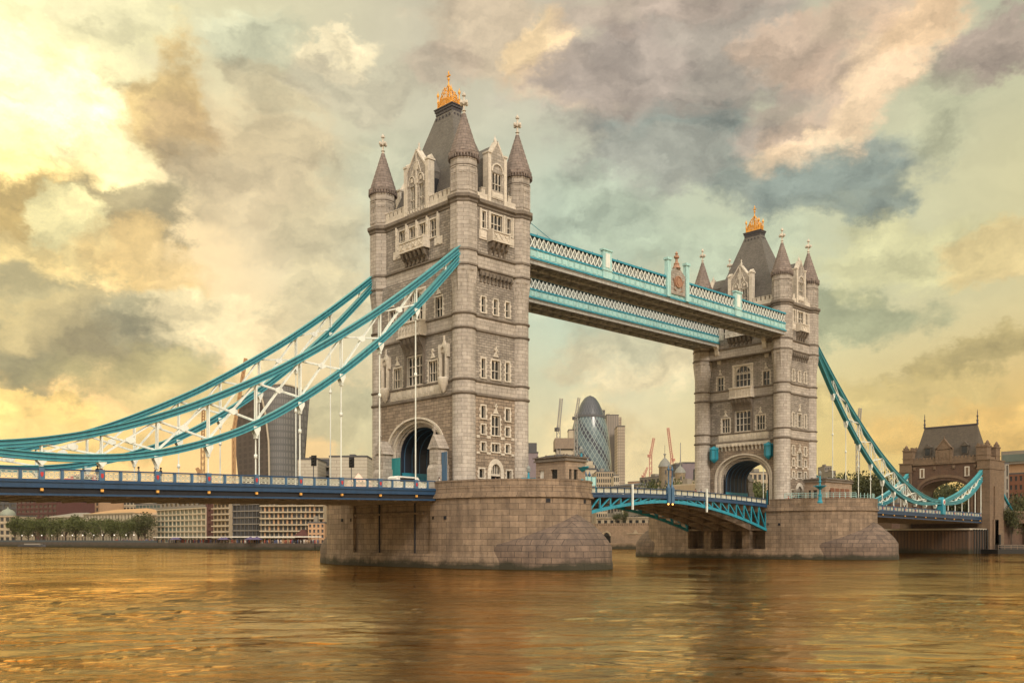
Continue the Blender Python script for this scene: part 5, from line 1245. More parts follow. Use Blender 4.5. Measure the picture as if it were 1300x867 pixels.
# ---- the apartment blocks
bld('apartment_block','cream five storey apartment block with dark vertical slots, left of the dark red strip','building',199,261,646,bu(199)+18,bu(261)+16,16,2,6,12,M_CREAM2,M_GRNG,trim=M_CREAM2,wf=.82,hf=.70)
bld('penthouse_block','set back brown penthouse storeys on top of the cream apartment block','building',204,262,637,bu(199)+26,bu(261)+24,12,2,8,10,M_GREYC,M_WING,wf=.6)
bld('brick_stair_tower','narrow dark red stair tower between two apartment blocks','building',261,271,636,bu(261)+17,bu(271)+17,12,2,6,1,M_REDB,M_REDB,wf=.3)
bld('apartment_block','narrow cream block with curved white balconies right of the dark red strip','building',271,291,638,bu(271)+10,bu(291)+14,16,2,7,4,M_CREAM,M_WING,trim=M_CREAM2,slabs=True,wf=.7)
bld('glass_tower_block','dark blue grey glass block between the cream apartment blocks','building',291,331,632,bu(291)+16,bu(331)+18,16,2,7,8,M_DKG,M_WING,trim=M_GREYC,wf=.8,hf=.75)
T,w_,h_ = bld('apartment_block','wide cream apartment block with orange panels, beside the river pier under the deck','building',331,411,634,bu(331)+12,bu(411)+22,18,2,7,14,M_CREAM,M_WING,trim=M_CREAM2,slabs=True,wf=.74,hf=.72)
m = MB(); fh = h_/7; bw = w_/14; R = random.Random(4)
for j in range(7):
    for i in range(14):
        if R.random() < .38: m = MB(); m.fb(W0,bw*i-.1+bw*.83-bw*.02,bw*(i+1)+bw*.15,fh*j+.3,fh*(j+1)-.3,0,.06); m.build1('orange_panel', M_PEACH, T)
bld('brick_annex','low pinkish brick annex at the foot of the wide cream block, near the pier','building',391,412,664,bu(391)+6,bu(412)+6,8,2,4,4,M_PEACH,M_DKG,wf=.5)
# gabled tea house, canopy, parasols, crowd
d = bu(385)+9; x,y,_ = at(d,388,z=0); T = empty('gabled_house',(x,y,2),'small half timbered house with a white gable on the promenade','house',None,-YAW-.2); m = MB(); m.box(-3.0,3.0,-2.5,2.5,0,3); m.build('wall', M_REDB, T); m = MB(); f = F(0,-2.7,0); m.fprof(F(0,0,pi/2),[(-3.2,2.8),(3.2,2.8),(0,5.2)],-3.4,3.4); m.build('roof', M_REDB, T); m = MB(); m.fpoly(f,[(-2.2,3.0),(2.2,3.0),(0,5.0)],.1,.35); m.build('gable', M_WHT, T); m = MB()
for u in (-1,0,1): m.fb(f,u-.12,u+.12,3.0,4.6-abs(u)*.9,.3,.42)
m.build('timber_frame', M_BLKR, T)
a, b = at(bu(200)+2,199,z=0), at(bu(404)+1,404,z=0); mid = [(at(bu(u)+2,u,z=0)) for u in (199,250,300,350,404)]
T = empty('canopy',(mid[2][0],mid[2][1],1.6),'long thin white canopy over the crowded promenade','canopy'); o0 = mid[2]
m = MB()
for p,q in zip(mid,mid[1:]): m.bar((p[0]-o0[0],p[1]-o0[1],3.0),(q[0]-o0[0],q[1]-o0[1],3.0),3.2,.35)
m.build1('roof', M_WHT, T)
for i in range(24):
    t = i/23*4; k = min(int(t),3); p = Vector(mid[k]).lerp(Vector(mid[k+1]),t-k); m = MB(); m.lathe(p.x-o0[0],p.y-o0[1],[(.09,0),(.09,2.9)],6); m.build1('post', M_DKG, T)
pz = MB(); pz.rings([[(r*cos(2*pi*i/8),r*sin(2*pi*i/8),z) for i in range(8)] for r,z in ((2.4,2.9),(1.2,3.5),(.1,4.0))]); pcd = mdata(pz,'canopy',M_PURP); pz = MB(); pz.lathe(0,0,[(.06,0),(.06,3.2)],6); ppd = mdata(pz,'pole',M_DKG)
for u,l in ((222,'dark purple parasol in front of the cream block with dark slots'),(283,'dark purple parasol below the curved balconies'),(288,'dark purple parasol just right of another below the curved balconies'),(318,'dark purple parasol below the dark glass block'),(326,'dark purple parasol between the glass block and the orange panelled block'),(227,'dark purple parasol, right one of the pair below the slotted cream block')):
    x,y,_ = at(bu(u)-1,u,z=0); T = empty('parasol',(x,y,.7),l,'parasol','purple parasols on the promenade'); place(T,pcd,'canopy',0,0,0); place(T,ppd,'pole',0,0,0)
R = random.Random(9); cols = [(.55,.5,.45),(.05,.05,.06),(.35,.06,.04),(.12,.08,.06),(.08,.1,.2),(.3,.2,.12)]
mats = [paint('clothing %d' % i, c, .9) for i, c in enumerate(cols)]
me_v, me_f, me_m = [], [], []
cm_ = MB(); mi = []
for _ in range(420):
    u = R.uniform(140,404) if R.random() < .85 else R.uniform(200,404); d = bu(u)+R.uniform(.6,3.5); x,y,_ = at(d,u,z=0); n0 = len(cm_.f); s = R.uniform(.9,1.05); zb = 1.95
    cm_.lathe(x,y,[(.12,zb),(.16,zb+.8*s),(.24,zb+1.35*s),(.1,zb+1.5*s),(.12,zb+1.62*s),(.04,zb+1.76*s)],5,True); k = R.randrange(6); mi += [k]*(len(cm_.f)-n0)
ob = cm_.build('crowd', mats[0]); [ob.data.materials.append(q) for q in mats[1:]]
if len(ob.data.polygons) == len(mi): ob.data.polygons.foreach_set('material_index', mi)
ob['kind'] = 'stuff'; tag(ob, 'dense crowd of people on the promenade in front of the apartment blocks', 'crowd')
x,y,_ = at(bu(395),395,z=0)

# ---- above the deck: skyline left of the nearest tower
def slab(name,label,cat,u0,u1,vt,d,depth,mat,zb=2.0,ang=0,group=None,label_top=None):
    a = at(d,u0,z=0); b = at(d,u1,z=0); w = sqrt((b[0]-a[0])**2+(b[1]-a[1])**2); T = empty(name,(a[0],a[1],zb),label,cat,group,-YAW+ang); h = hz(d,vt)-zb
    m = MB(); m.box(0,w,0,depth,0,h); m.build1('wall', mat, T); m = MB(); m.box(-.3,w+.3,-.3,depth+.3,h+.01,h+1.0); m.build1('roof', M_DKG if mat is not M_DKG else M_GREYC, T); return T, w, h
for u0,u1,vt,l in ((378,403,583,'beige slatted block at the foot of the curved skyscraper'),(418,466,580,'beige slatted block left of the nearest tower, behind the tent')):
    T,w,h = slab('office_block',l,'building',u0,u1,vt,620,40,M_SLAT); m = MB(); m.box(w*.5,w*.65,5,12,h+1,h+2.2); m.build1('plant_room', M_DKG, T)
T,w,h = slab('office_block','shadowy grey block with stepped terraces between the two beige slatted blocks','building',402,419,583,650,40,M_DKG)
for k in range(5): m = MB(); m.box(0,w,-3.2,0,h*(.5+.1*k),h*(.5+.1*k)+.8); m.build1('terrace', M_GREYC, T)
d = 330; x,y,_ = at(d,455,z=0); T = empty('marquee',(x,y,20.0),'pinkish peaked tent top showing above the parapet left of the nearest tower','tent',None,-YAW+.3); m = MB(); m.rings([[(-5,-4,3.2),(5,-4,3.2),(5,4,3.2),(-5,4,3.2)],[(-1.5,-1.2,4.7),(1.5,-1.2,4.7),(1.5,1.2,4.7),(-1.5,1.2,4.7)],[(-.1,-.1,6.6),(.1,-.1,6.6),(.1,.1,6.6),(-.1,.1,6.6)]]); m.build1('tent_roof', M_TENT, T); m = MB(); m.box(-4.9,4.9,-3.9,3.9,-15.5,3.2); m.build1('tent_wall', M_TENT, T)

# ---- curved skyscraper
def skyscraper():
    d = 1000; T0 = at(d,345,z=2.0); T = empty('curved_skyscraper', T0, 'tall grey skyscraper bulging towards its curved top, behind the suspension chains at the left', 'skyscraper')
    def P_(u,dd,z): x,y,_ = at(dd,u,z=0); return (x-T0[0],y-T0[1],z-2.0)
    A = lambda v: np.interp(v,[485,520,560,610,700],[300,298,299,303,306]); Bc = lambda v: np.interp(v,[485,500,520,560,610,700],[326,331,336,341,342,342]); Cc = lambda v: np.interp(v,[485,500,520,560,610,700],[393,393,391.5,388,384,380])
    vs = [700,640,600,580,560,540,525,512,500,494]
    m = MB()   # left dark face
    for v0,v1 in zip(vs,vs[1:]):
        z0,z1 = hz(d,v0),hz(d,v1); m.add([P_(A(v0),d+70,z0),P_(Bc(v0),d,z0),P_(Bc(v1),d,z1),P_(A(v1),d+70,z1 if v1 > 500 else z1-8)],[(0,1,2,3)])
    m.add([P_(A(700),d+70,0),P_(A(494),d+70,hz(d,500)),P_(Cc(494)-3,d+110,hz(d,494)),P_(Cc(700)-3,d+110,0)],[(0,1,2,3)])
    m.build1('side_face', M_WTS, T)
    m = MB(); K = 10; rows = []
    for v in vs[:-1]+[495]:
        z = hz(d,v); row = []
        for k in range(K+1):
            t = k/K; u = Bc(v)+(Cc(v)-Bc(v))*t; dd = d+40*t*t-8*sin(pi*t); zz = z
            if v == 495: zz = hz(d,495)+wd(d,10)*sin(pi*(.15+.72*t))-wd(d,3)
            row.append(P_(u,dd,zz))
        rows.append(row)
    vs_ = [p for r in rows for p in r]; n = K+1; m.add(vs_,[(j*n+i,j*n+i+1,(j+1)*n+i+1,(j+1)*n+i) for j in range(len(rows)-1) for i in range(K)],True)
    m.add([P_(Cc(700),d+40,0),P_(Cc(495),d+40,hz(d,496)),P_(Cc(495)-3,d+110,hz(d,496)),P_(Cc(700)-3,d+110,0)],[(0,1,2,3)])
    top = rows[-1]; bk = [P_(A(494)+(Cc(494)-A(494))*k/K,d+75,hz(d,492)+wd(d,6)*sin(pi*k/K)) for k in range(K+1)]
    m.add(top+bk,[(i,i+1,n+i+1,n+i) for i in range(K)])
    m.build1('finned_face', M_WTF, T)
    m = MB()   # pale edge line
    pts = [P_(Bc(v),d-1.5,hz(d,v)) for v in vs]; m.tube(pts,1.1,5); m.build1('edge_fin', M_CREAM2, T)
    m = MB(); m.tube([P_(A(494),d+68,hz(d,500)),P_(318,d+40,hz(d,492)),P_(331,d,hz(d,488))]+[ (p[0],p[1],p[2]+.5) for p in top[1:]],1.2,5); m.build1('roof_arc', M_CREAM2, T)
    return T
def stripes(name, c1, c2, scale, axis_z=.0, rough=.3, zs=0, zc=None):
    m, N, K, B = newmat(name); g = N.new('ShaderNodeNewGeometry'); sp = N.new('ShaderNodeSeparateXYZ'); K.new(g.outputs['Position'], sp.inputs[0])
    def M(op,a,b=None):
        x = N.new('ShaderNodeMath'); x.operation = op
        for i,s in enumerate((a,b)):
            if s is None: continue
            if isinstance(s,(int,float)): x.inputs[i].default_value = s
            else: K.new(s,x.inputs[i])
        return x.outputs[0]
    c_, s_ = cos(YAW), sin(YAW)
    u = M('SUBTRACT', M('MULTIPLY',sp.outputs[0],c_), M('MULTIPLY',sp.outputs[1],s_))     # along the facade
    v = M('GREATER_THAN', M('SINE', M('MULTIPLY',u,scale)), -.2)
    if zs: v = M('MULTIPLY', v, M('GREATER_THAN', M('SINE', M('MULTIPLY',sp.outputs[2],zs)), -.5))
    t = N.new('ShaderNodeTexNoise'); t.inputs['Scale'].default_value = .05; t.inputs['Detail'].default_value = 5; K.new(g.outputs['Position'], t.inputs['Vector'])
    mx = N.new('ShaderNodeMix'); mx.data_type = 'RGBA'; K.new(v, mx.inputs[0]); mx.inputs[6].default_value = (*c1,1); mx.inputs[7].default_value = (*c2,1)
    s = N.new('ShaderNodeVectorMath'); s.operation = 'SCALE'; K.new(mx.outputs[2], s.inputs[0]); K.new(M('ADD',M('MULTIPLY',t.outputs['Fac'],.6),.7), s.inputs['Scale'])
    K.new(s.outputs[0], B.inputs['Base Color']); B.inputs['Roughness'].default_value = rough
    return m
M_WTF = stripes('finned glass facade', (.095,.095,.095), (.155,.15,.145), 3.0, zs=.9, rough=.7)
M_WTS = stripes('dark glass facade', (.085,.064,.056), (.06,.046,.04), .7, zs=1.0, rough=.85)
skyscraper()

# ---- gherkin shaped tower
def egg():
    d = 1200; T = empty('egg_shaped_tower', at(d,749,z=2.0), 'rounded egg shaped glass tower with dark spiral bands, between the two bridge towers', 'skyscraper')
    prof = [(28,700),(27.5,612),(27.2,590),(25.6,569),(22.8,545),(18.8,529),(15.3,520),(11.6,512),(7.5,506),(3.5,503),(.2,502)]
    def pf(v): return wd(d,float(np.interp(v,[p[1] for p in prof][::-1],[p[0] for p in prof][::-1])))
    def rings_(v0,v1,k): return [[(pf(v)*cos(2*pi*i/48),pf(v)*sin(2*pi*i/48),hz(d,v)-2.0) for i in range(48)] for v in [v0+(v1-v0)*j/k for j in range(k+1)]]
    m = MB(); m.rings(rings_(700,529,24),True,False,False); m.build1('glass_shell', M_EGG, T)
    m = MB(); m.rings(rings_(529,502,14),True,False,True); m.build1('dark_cap', M_EGG2, T)
    m = MB(); m.rings([[(r*cos(2*pi*i/48),r*sin(2*pi*i/48),hz(d,v)-2.0) for i in range(48)] for r,v in ((pf(531)+.6,531),(pf(528)+.6,528))],True,False,False); m.build1('ring_band', M_DKG, T)
    return T
def eggmat(name, cap):
    m, N, K, B = newmat(name); tc = N.new('ShaderNodeTexCoord'); sp = N.new('ShaderNodeSeparateXYZ'); K.new(tc.outputs['Object'], sp.inputs[0])
    def M(op,a,b=None):
        x = N.new('ShaderNodeMath'); x.operation = op
        for i,s in enumerate((a,b)):
            if s is None: continue
            if isinstance(s,(int,float)): x.inputs[i].default_value = s
            else: K.new(s,x.inputs[i])
        return x.outputs[0]
    an = M('ARCTAN2', sp.outputs[1], sp.outputs[0])
    s1 = M('ADD', M('MULTIPLY',an,28), M('MULTIPLY',sp.outputs[2],.66)); s2 = M('SUBTRACT', M('MULTIPLY',an,28), M('MULTIPLY',sp.outputs[2],.66))
    lines = M('MAXIMUM', M('GREATER_THAN',M('SINE',s1),.86), M('GREATER_THAN',M('SINE',s2),.86))
    band = M('GREATER_THAN', M('SINE', M('ADD', M('ADD', M('MULTIPLY',an,6), M('MULTIPLY',sp.outputs[2],.20)), 3.4)), .30)
    t = N.new('ShaderNodeTexNoise'); t.inputs['Scale'].default_value = .12; K.new(tc.outputs['Object'], t.inputs['Vector'])
    def mix(f,a,b):
        x = N.new('ShaderNodeMix'); x.data_type = 'RGBA'; K.new(f,x.inputs[0])
        for i,s in ((6,a),(7,b)):
            if isinstance(s,tuple): x.inputs[i].default_value = (*s,1)
            else: K.new(s,x.inputs[i])
        return x.outputs[2]
    base = mix(t.outputs['Fac'], (.035,.055,.07), (.13,.185,.20)) if not cap else mix(t.outputs['Fac'], (.025,.03,.042), (.05,.056,.07))
    c = base if cap else mix(band, base, (.03,.034,.05)); c = mix(lines, c, (.20,.25,.245) if not cap else (.085,.09,.10))
    K.new(c, B.inputs['Base Color']); B.inputs['Roughness'].default_value = .25
    return m
M_EGG = eggmat('spiral glass', False); M_EGG2 = eggmat('dark cap glass', True)
egg()
M_GRID = stripes('gridded office cladding', (.20,.165,.125), (.38,.31,.23), 2.1, zs=1.5, rough=.7)
M_GRID2 = stripes('grey office cladding', (.13,.115,.10), (.24,.205,.17), 2.4, rough=.7)
M_MAUVE = wallmat('mauve grey cladding', (.20,.16,.17))
T,w,h = slab('office_tower','tall beige gridded office tower right of the egg shaped tower','skyscraper',784,793.5,541,1350,40,M_GRID)
T,w,h = slab('office_tower','tall grey stepped office tower touching the right side of the egg shaped tower','skyscraper',770,785.5,527,1400,40,M_GRID2)
for a_,b_,v in ((0,.3,525),(.62,1.25,529)): m = MB(); m.box(w*a_,w*b_,4,30,0,hz(1400,v)-2.0); m.build1('upper_stage', M_GRID, T)
slab('office_tower','dark narrow tower top peeping over the right shoulder of the egg shaped tower','skyscraper',756,768,521,1600,30,M_DKG)
slab('office_tower','dark chimney like tower behind the egg shaped tower near its cap','skyscraper',752,760,512,1700,30,M_GREYC)
T,w,h = slab('construction_block','concrete block under construction with a brown screen on top, left of the egg shaped tower','building',707,726,571,900,30,M_CREAM2); m = MB(); m.box(-2,w+2,-2,32,h+1,h+11); m.build1('screen', M_SOFFB, T)
T,w,h = slab('office_block','mauve grey office block just right of the nearest tower, behind the lamp','building',668,683,575,700,30,M_MAUVE); m = MB(); m.box(0,w*.9,0,25,h+1,h+7.5); m.build1('upper_stage', M_DKG, T)
slab('glass_shard_block','sunlit narrow glass building along the left side of the egg shaped tower','building',722,730,546,1000,20,M_CREAM2)
# classical tower and smaller blocks at its foot
T,w,h = slab('classical_building','cream classical office with columns at the foot of the egg shaped tower','building',741,757,596,620,20,M_CREAM2)
for a_,b_,v in ((.1,.9,590),(.25,.75,585)): m = MB(); m.box(w*a_,w*b_,2,18,0,hz(620,v)-2.0); m.build1('upper_stage', M_CREAM2, T)
for i in range(6): m = MB(); m.lathe(w*(i+.5)/6,-.6,[(.7,h*.45),(.6,h*.95)],8); m.build1('column', M_CREAM2, T)
bld('office_block','cream office block with many small windows right of the classical building','building',757,779,599,600,600,20,2.0,12,8,M_CREAM,M_WING)
bld('office_block','narrow white office with a flat roof at the right foot of the egg shaped tower','building',779,786,604,560,560,14,2.0,9,3,M_CREAM2,M_WING)
bld('low_pavilion','low dark roofed pavilion just above the parapet of the opening span','building',771,808,617,470,450,14,2.0,6,9,M_GREYC,M_WING,top=M_DKG,roof='hip')
bld('lattice_building','low pale building with a latticed facade beside the red cranes','building',797,836,611,680,660,14,2.0,7,14,M_PEACH,M_WING,wf=.5)
bld('brown_block','small brown block left of the domed stone turret','building',812,838,606,640,620,14,2.0,7,5,M_GREYC,M_DKG)
slab('office_block','dark blue grey office between the two domed stone turrets','building',858,866,589,700,20,M_DKG)
slab('office_block','mid grey office behind the right hand domed stone turret','building',866,884,588,720,20,M_MAUVE)
bld('office_block','dark banded office right of the domed turrets, against the farther bridge tower','building',880,900,595,660,640,18,2.0,12,4,M_DKG,M_GRNG,wf=.9,hf=.5)
# the old fortress keep
M_KEEP = masonry('old keep stone', (.42,.34,.23), (.34,.275,.19), (.22,.18,.13), 1.3, .8, .05, .4, .35)
M_LEADG = paint('grey lead cupola', (.20,.20,.18), .6)
d = 470; o = at(d,844,z=2.0); T = empty('fortress_keep', o, 'pale stone fortress keep with two domed turrets, left of the farther bridge tower', 'castle', None, -YAW)
def turret(u,vb,v1,v2,v3,wpx,dd):
    x0 = wd(d,u-844); r = wd(d,wpx)/2; m = MB(); m.lathe(x0,dd,[(r,0),(r,hz(d,v1)-2.0-.8),(r*1.08,hz(d,v1)-2.0-.6),(r*1.08,hz(d,v1)-2.0)],16); t = m.build1('turret', M_KEEP, T)
    m = MB(); za, zc = hz(d,v1)-2.0, hz(d,v2)-2.0; m.lathe(x0,dd,[(r*1.15,za-.2),(r*1.05,za+.6),(r*.8,za+(zc-za)*.5),(r*.35,za+(zc-za)*.85),(.35,zc),(.3,zc+1.2),(.7,zc+1.6),(.2,zc+2.1)],16); c = m.build1('cupola', M_LEADG, t)
    m = MB(); m.lathe(x0,dd,[(.12,zc+2),(.08,hz(d,v3)-2.0)],5); m.box(x0-.8,x0+.8,dd-.05,dd+.05,hz(d,v3)-6.5,hz(d,v3)-6.3); m.build1('weather_vane', M_DKG, c)
    for k in range(3): m = MB(); m.box(x0-.35,x0+.35,dd-r-.05,dd-r+.3,za-4-k*5,za-2-k*5); m.build1('slit_window', M_DKG, t)
turret(844,620,592,581,565,15,0); turret(873.5,615,596,587,572,13.5,22)
m = MB(); x0,x1 = wd(d,-5),wd(d,42); m.box(x0,x1,4,24,0,hz(d,611)-2.0)
for k in range(9): m.box(x0+(x1-x0)*k/9,x0+(x1-x0)*(k+.55)/9,4,4.8,hz(d,611)-2.0,hz(d,609)-2.0)
m.build1('wall', M_KEEP, T)
bld('kiosk','flat roofed beige kiosk with a teal window, above the parapet near the farther tower','kiosk',853,884,616,360,350,6,10.5,1,5,M_CREAM,M_GRNG,wf=.7,hf=.55,top=M_CREAM2)
for i,(u,v,dd,l,k,h_) in enumerate(((827,607,430,'sunlit green tree left of the domed stone turrets',0,1.1),(820,611,435,'lower green tree at the left of the sunlit one by the keep',1,1),(858,608,440,'green tree between the two domed turrets',2,1),(866,606,445,'brighter green tree in front of the right hand domed turret',3,1),(792,646,385,'dark tree above the fortress wall under the opening span',0,1.2),(782,650,380,'dark leaning tree at the left above the fortress wall',1,1.2),(812,652,390,'small dark tree above the fortress wall, middle',2,1),(833,651,375,'green bush like tree against the farther pier above the fortress wall',3,1))):
    x,y,_ = at(dd,u,z=0); zb = 2.0 if v < 640 else 9; tree(x,y,zb,hz(dd,v)-zb,l,'trees around the old fortress',k,0 if i not in (4,5,6) else 1,.55 if v < 640 else .8,'broadleaf_tree')
# fortress river wall
f0, f1 = at(bu(752)+8,745,z=0), at(bu(838)+8,845,z=0); w = sqrt((f1[0]-f0[0])**2+(f1[1]-f0[1])**2); th = atan2(f1[1]-f0[1],f1[0]-f0[0]); d = 370
T = empty('fortress_wall',(f0[0],f0[1],2.0),'crenellated old fortress wall with an arched water gate, seen under the opening span','wall',None,th); fq = F(0,0,0); k_ = w/100
m = MB(); h1 = hz(d,667)-2.0; gx = 26*k_; m.wall(fq,0,w,0,h1,[(gx-1.7,gx+1.7,0,3.2)],0,1.5); m.box(0,w,1.5,3,0,h1)
for i in range(34): m.box(w*i/34,w*(i+.58)/34,0,.9,h1,h1+.9)
m.build1('wall', M_KEEPW, T) if 'M_KEEPW' in globals() else m.build1('wall', M_QUAYB, T)
m = MB(); gp = gothic(3.4,1.6)
for j in range(len(gp)-1): m.bar((gx+gp[j][0],-.1,3.0+gp[j][1]),(gx+gp[j+1][0],-.1,3.0+gp[j+1][1]),.5,.5)
m.build1('gate_arch', M_KEEP, T); m = MB(); m.fb(fq,gx-1.65,gx+1.65,0,4.0,-1.4,-1.2); m.fpoly(fq,[(gx-1.5,3.1),(gx+1.5,3.1),(gx,4.4)],0,.04); m.build1('gate_recess', M_BLKR, T)
m = MB(); m.fb(fq,52*k_,92*k_,3.7,4.0,-.1,.25); m.fpoly(fq,[(60*k_,4.0),(66*k_,4.0),(63*k_,5.4)],-.1,.3); m.build1('moulding', M_KEEP, T)
bld('fortress_building','low stone building with round arched windows behind the crenellated fortress wall','building',757,829,657,392,385,10,2.0,3,9,M_KEEP,M_BLKR,wf=.5,hf=.45,trim=M_KEEP)

# ---- cranes
M_CRO = paint('orange crane paint', (.42,.25,.12), .5); M_CRR = paint('faded red crane paint', (.52,.24,.18), .5); M_CRG = paint('grey crane steel', (.30,.28,.26), .6)
def truss(m, a, b, w, n, t):
    a, b = Vector(a), Vector(b); d = (b-a).normalized(); r = d.cross(Vector((sin(YAW),cos(YAW),.01))).normalized(); q = r.cross(d)
    cs = [r*w/2+q*w/2, -r*w/2+q*w/2, -r*w/2-q*w/2, r*w/2-q*w/2]
    for c in cs: m.bar(a+c,b+c,t)
    for i in range(n):
        p, s = a.lerp(b,i/n), a.lerp(b,(i+1)/n)
        for k in range(4): m.bar(p+cs[k],s+cs[(k+1)%4],t*.7)
def crane(label,u,d,vt,ju,jv,mat,w=3.2,cu=0,zb=2.0,t=.7,group='construction cranes on the skyline'):
    o = at(d,u,z=zb); T = empty('tower_crane',o,label,'crane',group); P_ = lambda uu,v: tuple(Vector(at(d,uu,v=v))-Vector(o))
    m = MB(); truss(m,(0,0,0),P_(u,vt),w,16,t); m.build1('mast',mat,T)
    m = MB(); truss(m,P_(u,vt),P_(ju,jv),w*.8,14,t); m.build1('jib',mat,T)
    p = Vector(P_(u,vt)); m = MB(); s = -1 if ju > u else 1; r = Vector((cos(YAW),-sin(YAW),0))
    m.bar(p,p+r*s*wd(d,4)+Vector((0,0,wd(d,.8))),w*.7,w*.35); m.build1('counter_jib',mat,T); m = MB(); q = p+r*s*wd(d,2.0); m.box(q.x-w*.5,q.x+w*.5,q.y-w*.5,q.y+w*.5,q.z-w*.8,q.z+w*.3); m.build1('counterweight',M_DKG if mat is M_CRG else mat,T)
    m = MB(); e = p+Vector((0,0,wd(d,4))); m.bar(p,e+r*s*wd(d,1.5),w*.4); m.tube([e+r*s*wd(d,1.5),Vector(P_(ju,jv))],t*.4,4); m.build1('tie',mat,T)
crane('big orange tower crane in front of the curved skyscraper, jib raised to the upper right',297,820,545,312,455,M_CRO,2.0,t=.95)
crane('slim orange tower crane left of the curved skyscraper',257.5,760,560,258.5,507,M_CRO,2.4,t=.45)
crane('small hook shaped crane low between the chains, left of the slim orange crane',253,800,600,250,594,M_CRO,2.5,t=.5)
crane('grey crane with a raised jib left of the egg shaped tower',709,900,544,712.5,506,M_CRG,3.2,t=.55)
crane('grey crane whose jib rises just left of the egg shaped tower tip',731,1000,530,735,505,M_CRG,3.0,t=.5)
crane('red crane with a raised jib, left of the domed keep turrets',826,900,578,830,556,M_CRR,2.2,t=.4)
crane('tall red crane leaning left, between the domed keep turrets',853,880,583,848,543,M_CRR,2.2,t=.4)
crane('short red crane leaning right, leftmost of the three red ones',818,950,604,822,593,M_CRR,1.8,t=.35)
crane('faint slender crane behind the chain right of the farther tower',1089,800,560,1092,518,M_CRG,2.4,t=.35)
m = MB(); x,y,_ = at(700,864,z=0); m.lathe(x,y,[(.5,2.0),(.3,hz(700,562))],6); tag(m.build('flagpole',M_CRG),'thin tall pole rising between the two domed keep turrets','pole')

# ---- right hand bank
for i,(u,v,dd,l,mt) in enumerate(((937,603,400,'bright green tree seen through the arch of the farther tower, left',0),(948,606,390,'green tree seen through the farther arch, second from left',0),(960,609,410,'green tree seen through the farther arch, second from right',0),(973,606,400,'green tree seen through the farther arch, right',0),
    (1062,602,340,'green tree just right of the farther tower above the cabin roof',0),(1078,600,345,'round dark tree behind the hangers, right of the cabin',1),(1090,597,350,'dark tree behind the steep chain, tallest of the clump',1),(1104,596,340,'dark tree in the middle of the clump behind the steep chain',1),(1118,599,345,'dark tree behind the chain, right part of the clump',1),(1131,604,335,'dark tree at the right end of the clump before the gatehouse',1),(1143,611,330,'low dark tree next to the gatehouse wall',1),
    (1179,618,300,'low dark tree at the left inside the gatehouse arch',1),(1202,616,305,'dark tree filling the middle of the gatehouse arch',1),(1222,618,300,'low dark tree at the right inside the gatehouse arch',1),(1192,612,330,'dark tree seen through the gatehouse arch, left',1),(1212,607,340,'dark tree seen through the gatehouse arch, right',1),(1296,628,270,'dark tree at the right edge of the picture below the brick office',1),(1284,640,262,'small dark tree by the stay rod at the right edge',1),(1305,622,280,'dark tree cut by the right edge of the picture',1))):
    x,y,_ = at(dd,u,z=0); tree(x,y,2.0,hz(dd,v)-2.0,l,'trees on the right bank',i%4,mt,.72,'broadleaf_tree')
bld('distant_flats','pair of pale distant tower blocks just right of the farther tower','building',1047,1056,592,900,900,20,2.0,16,3,M_GREYC,M_DKG)
bld('distant_flats','shorter distant tower block right of the pale pair','building',1056,1061,598,880,880,20,2.0,14,2,M_GREYC,M_DKG)
bld('distant_office','pale low office seen through the arch of the farther tower','building',950,985,600,520,520,20,2.0,8,6,M_CREAM,M_WING)
M_BRORN = wallmat('orange brown brick', (.16,.065,.035))
T,w,h = bld('brick_hotel','orange brown brick office with rows of windows at the right edge','building',1268,1345,601,330,315,30,2.0,8,12,M_BRORN,M_WING,wf=.5,hf=.55)
m = MB(); m.box(2,w,.5,25,h+.5,h+3.5); m.build1('peach_storey', M_PEACH, T); m = MB(); m.box(1,w,-.5,26,h+3.5,h+8); m.build1('upper_stage', M_GREYC, T); m = MB(); m.box(1.5,w,-.7,-.5,h+4.3,h+6.8); m.build1('window_strip', M_GRNG, T)  # storey in an even peach tone below the upper stage
T,w,h = bld('stone_block','grey brown stone block with tall slots between the gatehouse and the brick office','building',1262,1281,589,300,300,14,2.0,6,4,M_GREYC,M_DKG,wf=.35,hf=.8)
bld('sky_gap_block','low dark block added to close the sky gap between the farther pier and the wharf, under the span','building',1132,1176,640,300,300,12,2,2,6,M_BRICKY,M_BLKR,wf=.4)  # added dark block, shuts out the bright sky below the deck
# boundary wall, landing stage and boats below the gatehouse
M_RUSTW = masonry('rust stained sheet piles', (.12,.065,.035), (.08,.045,.026), (.04,.025,.018), .9, 6, .12, .6, .6, wet=1.5)
T = empty('landing_stage',(166,0,0),'rust stained wharf under the end of the dark blue span, below the gatehouse','wharf'); m = MB(); m.box(0,13,-11.0,13,-2,6.2); m.build1('wharf_body',M_RUSTW,T); m = MB(); m.box(-.4,13,-11.4,13.2,6.2,6.6); m.build1('coping',M_CONC,T)
for i in range(7): m = MB(); m.lathe(2+i*1.8,-11.7,[(.22,-2),(.22,6.4)],8); m.build1('pile',M_BLKR,T)
T = empty('pontoon',(178,-17,0),'dark floating pontoon with a white sign board, at the foot of the gatehouse','pontoon',None,-.45); m = MB(); m.box(-7,48,-3,3,-.6,1.1); m.build1('pontoon_hull',M_BLKR,T); m = MB()
for i in range(26): m.box(-6.8+i*2.1,-6.72+i*2.1,-2.9,-2.82,1.1,2.3)
m.box(-6.8,46,-2.9,-2.84,2.2,2.3); m.box(-6.8,46,-2.9,-2.84,1.65,1.72); m.build1('railing',M_SOFFB,T); m = MB(); m.box(8,10.6,-3.1,-3.02,.3,1.6); m.build1('sign_board',M_CONC,T)
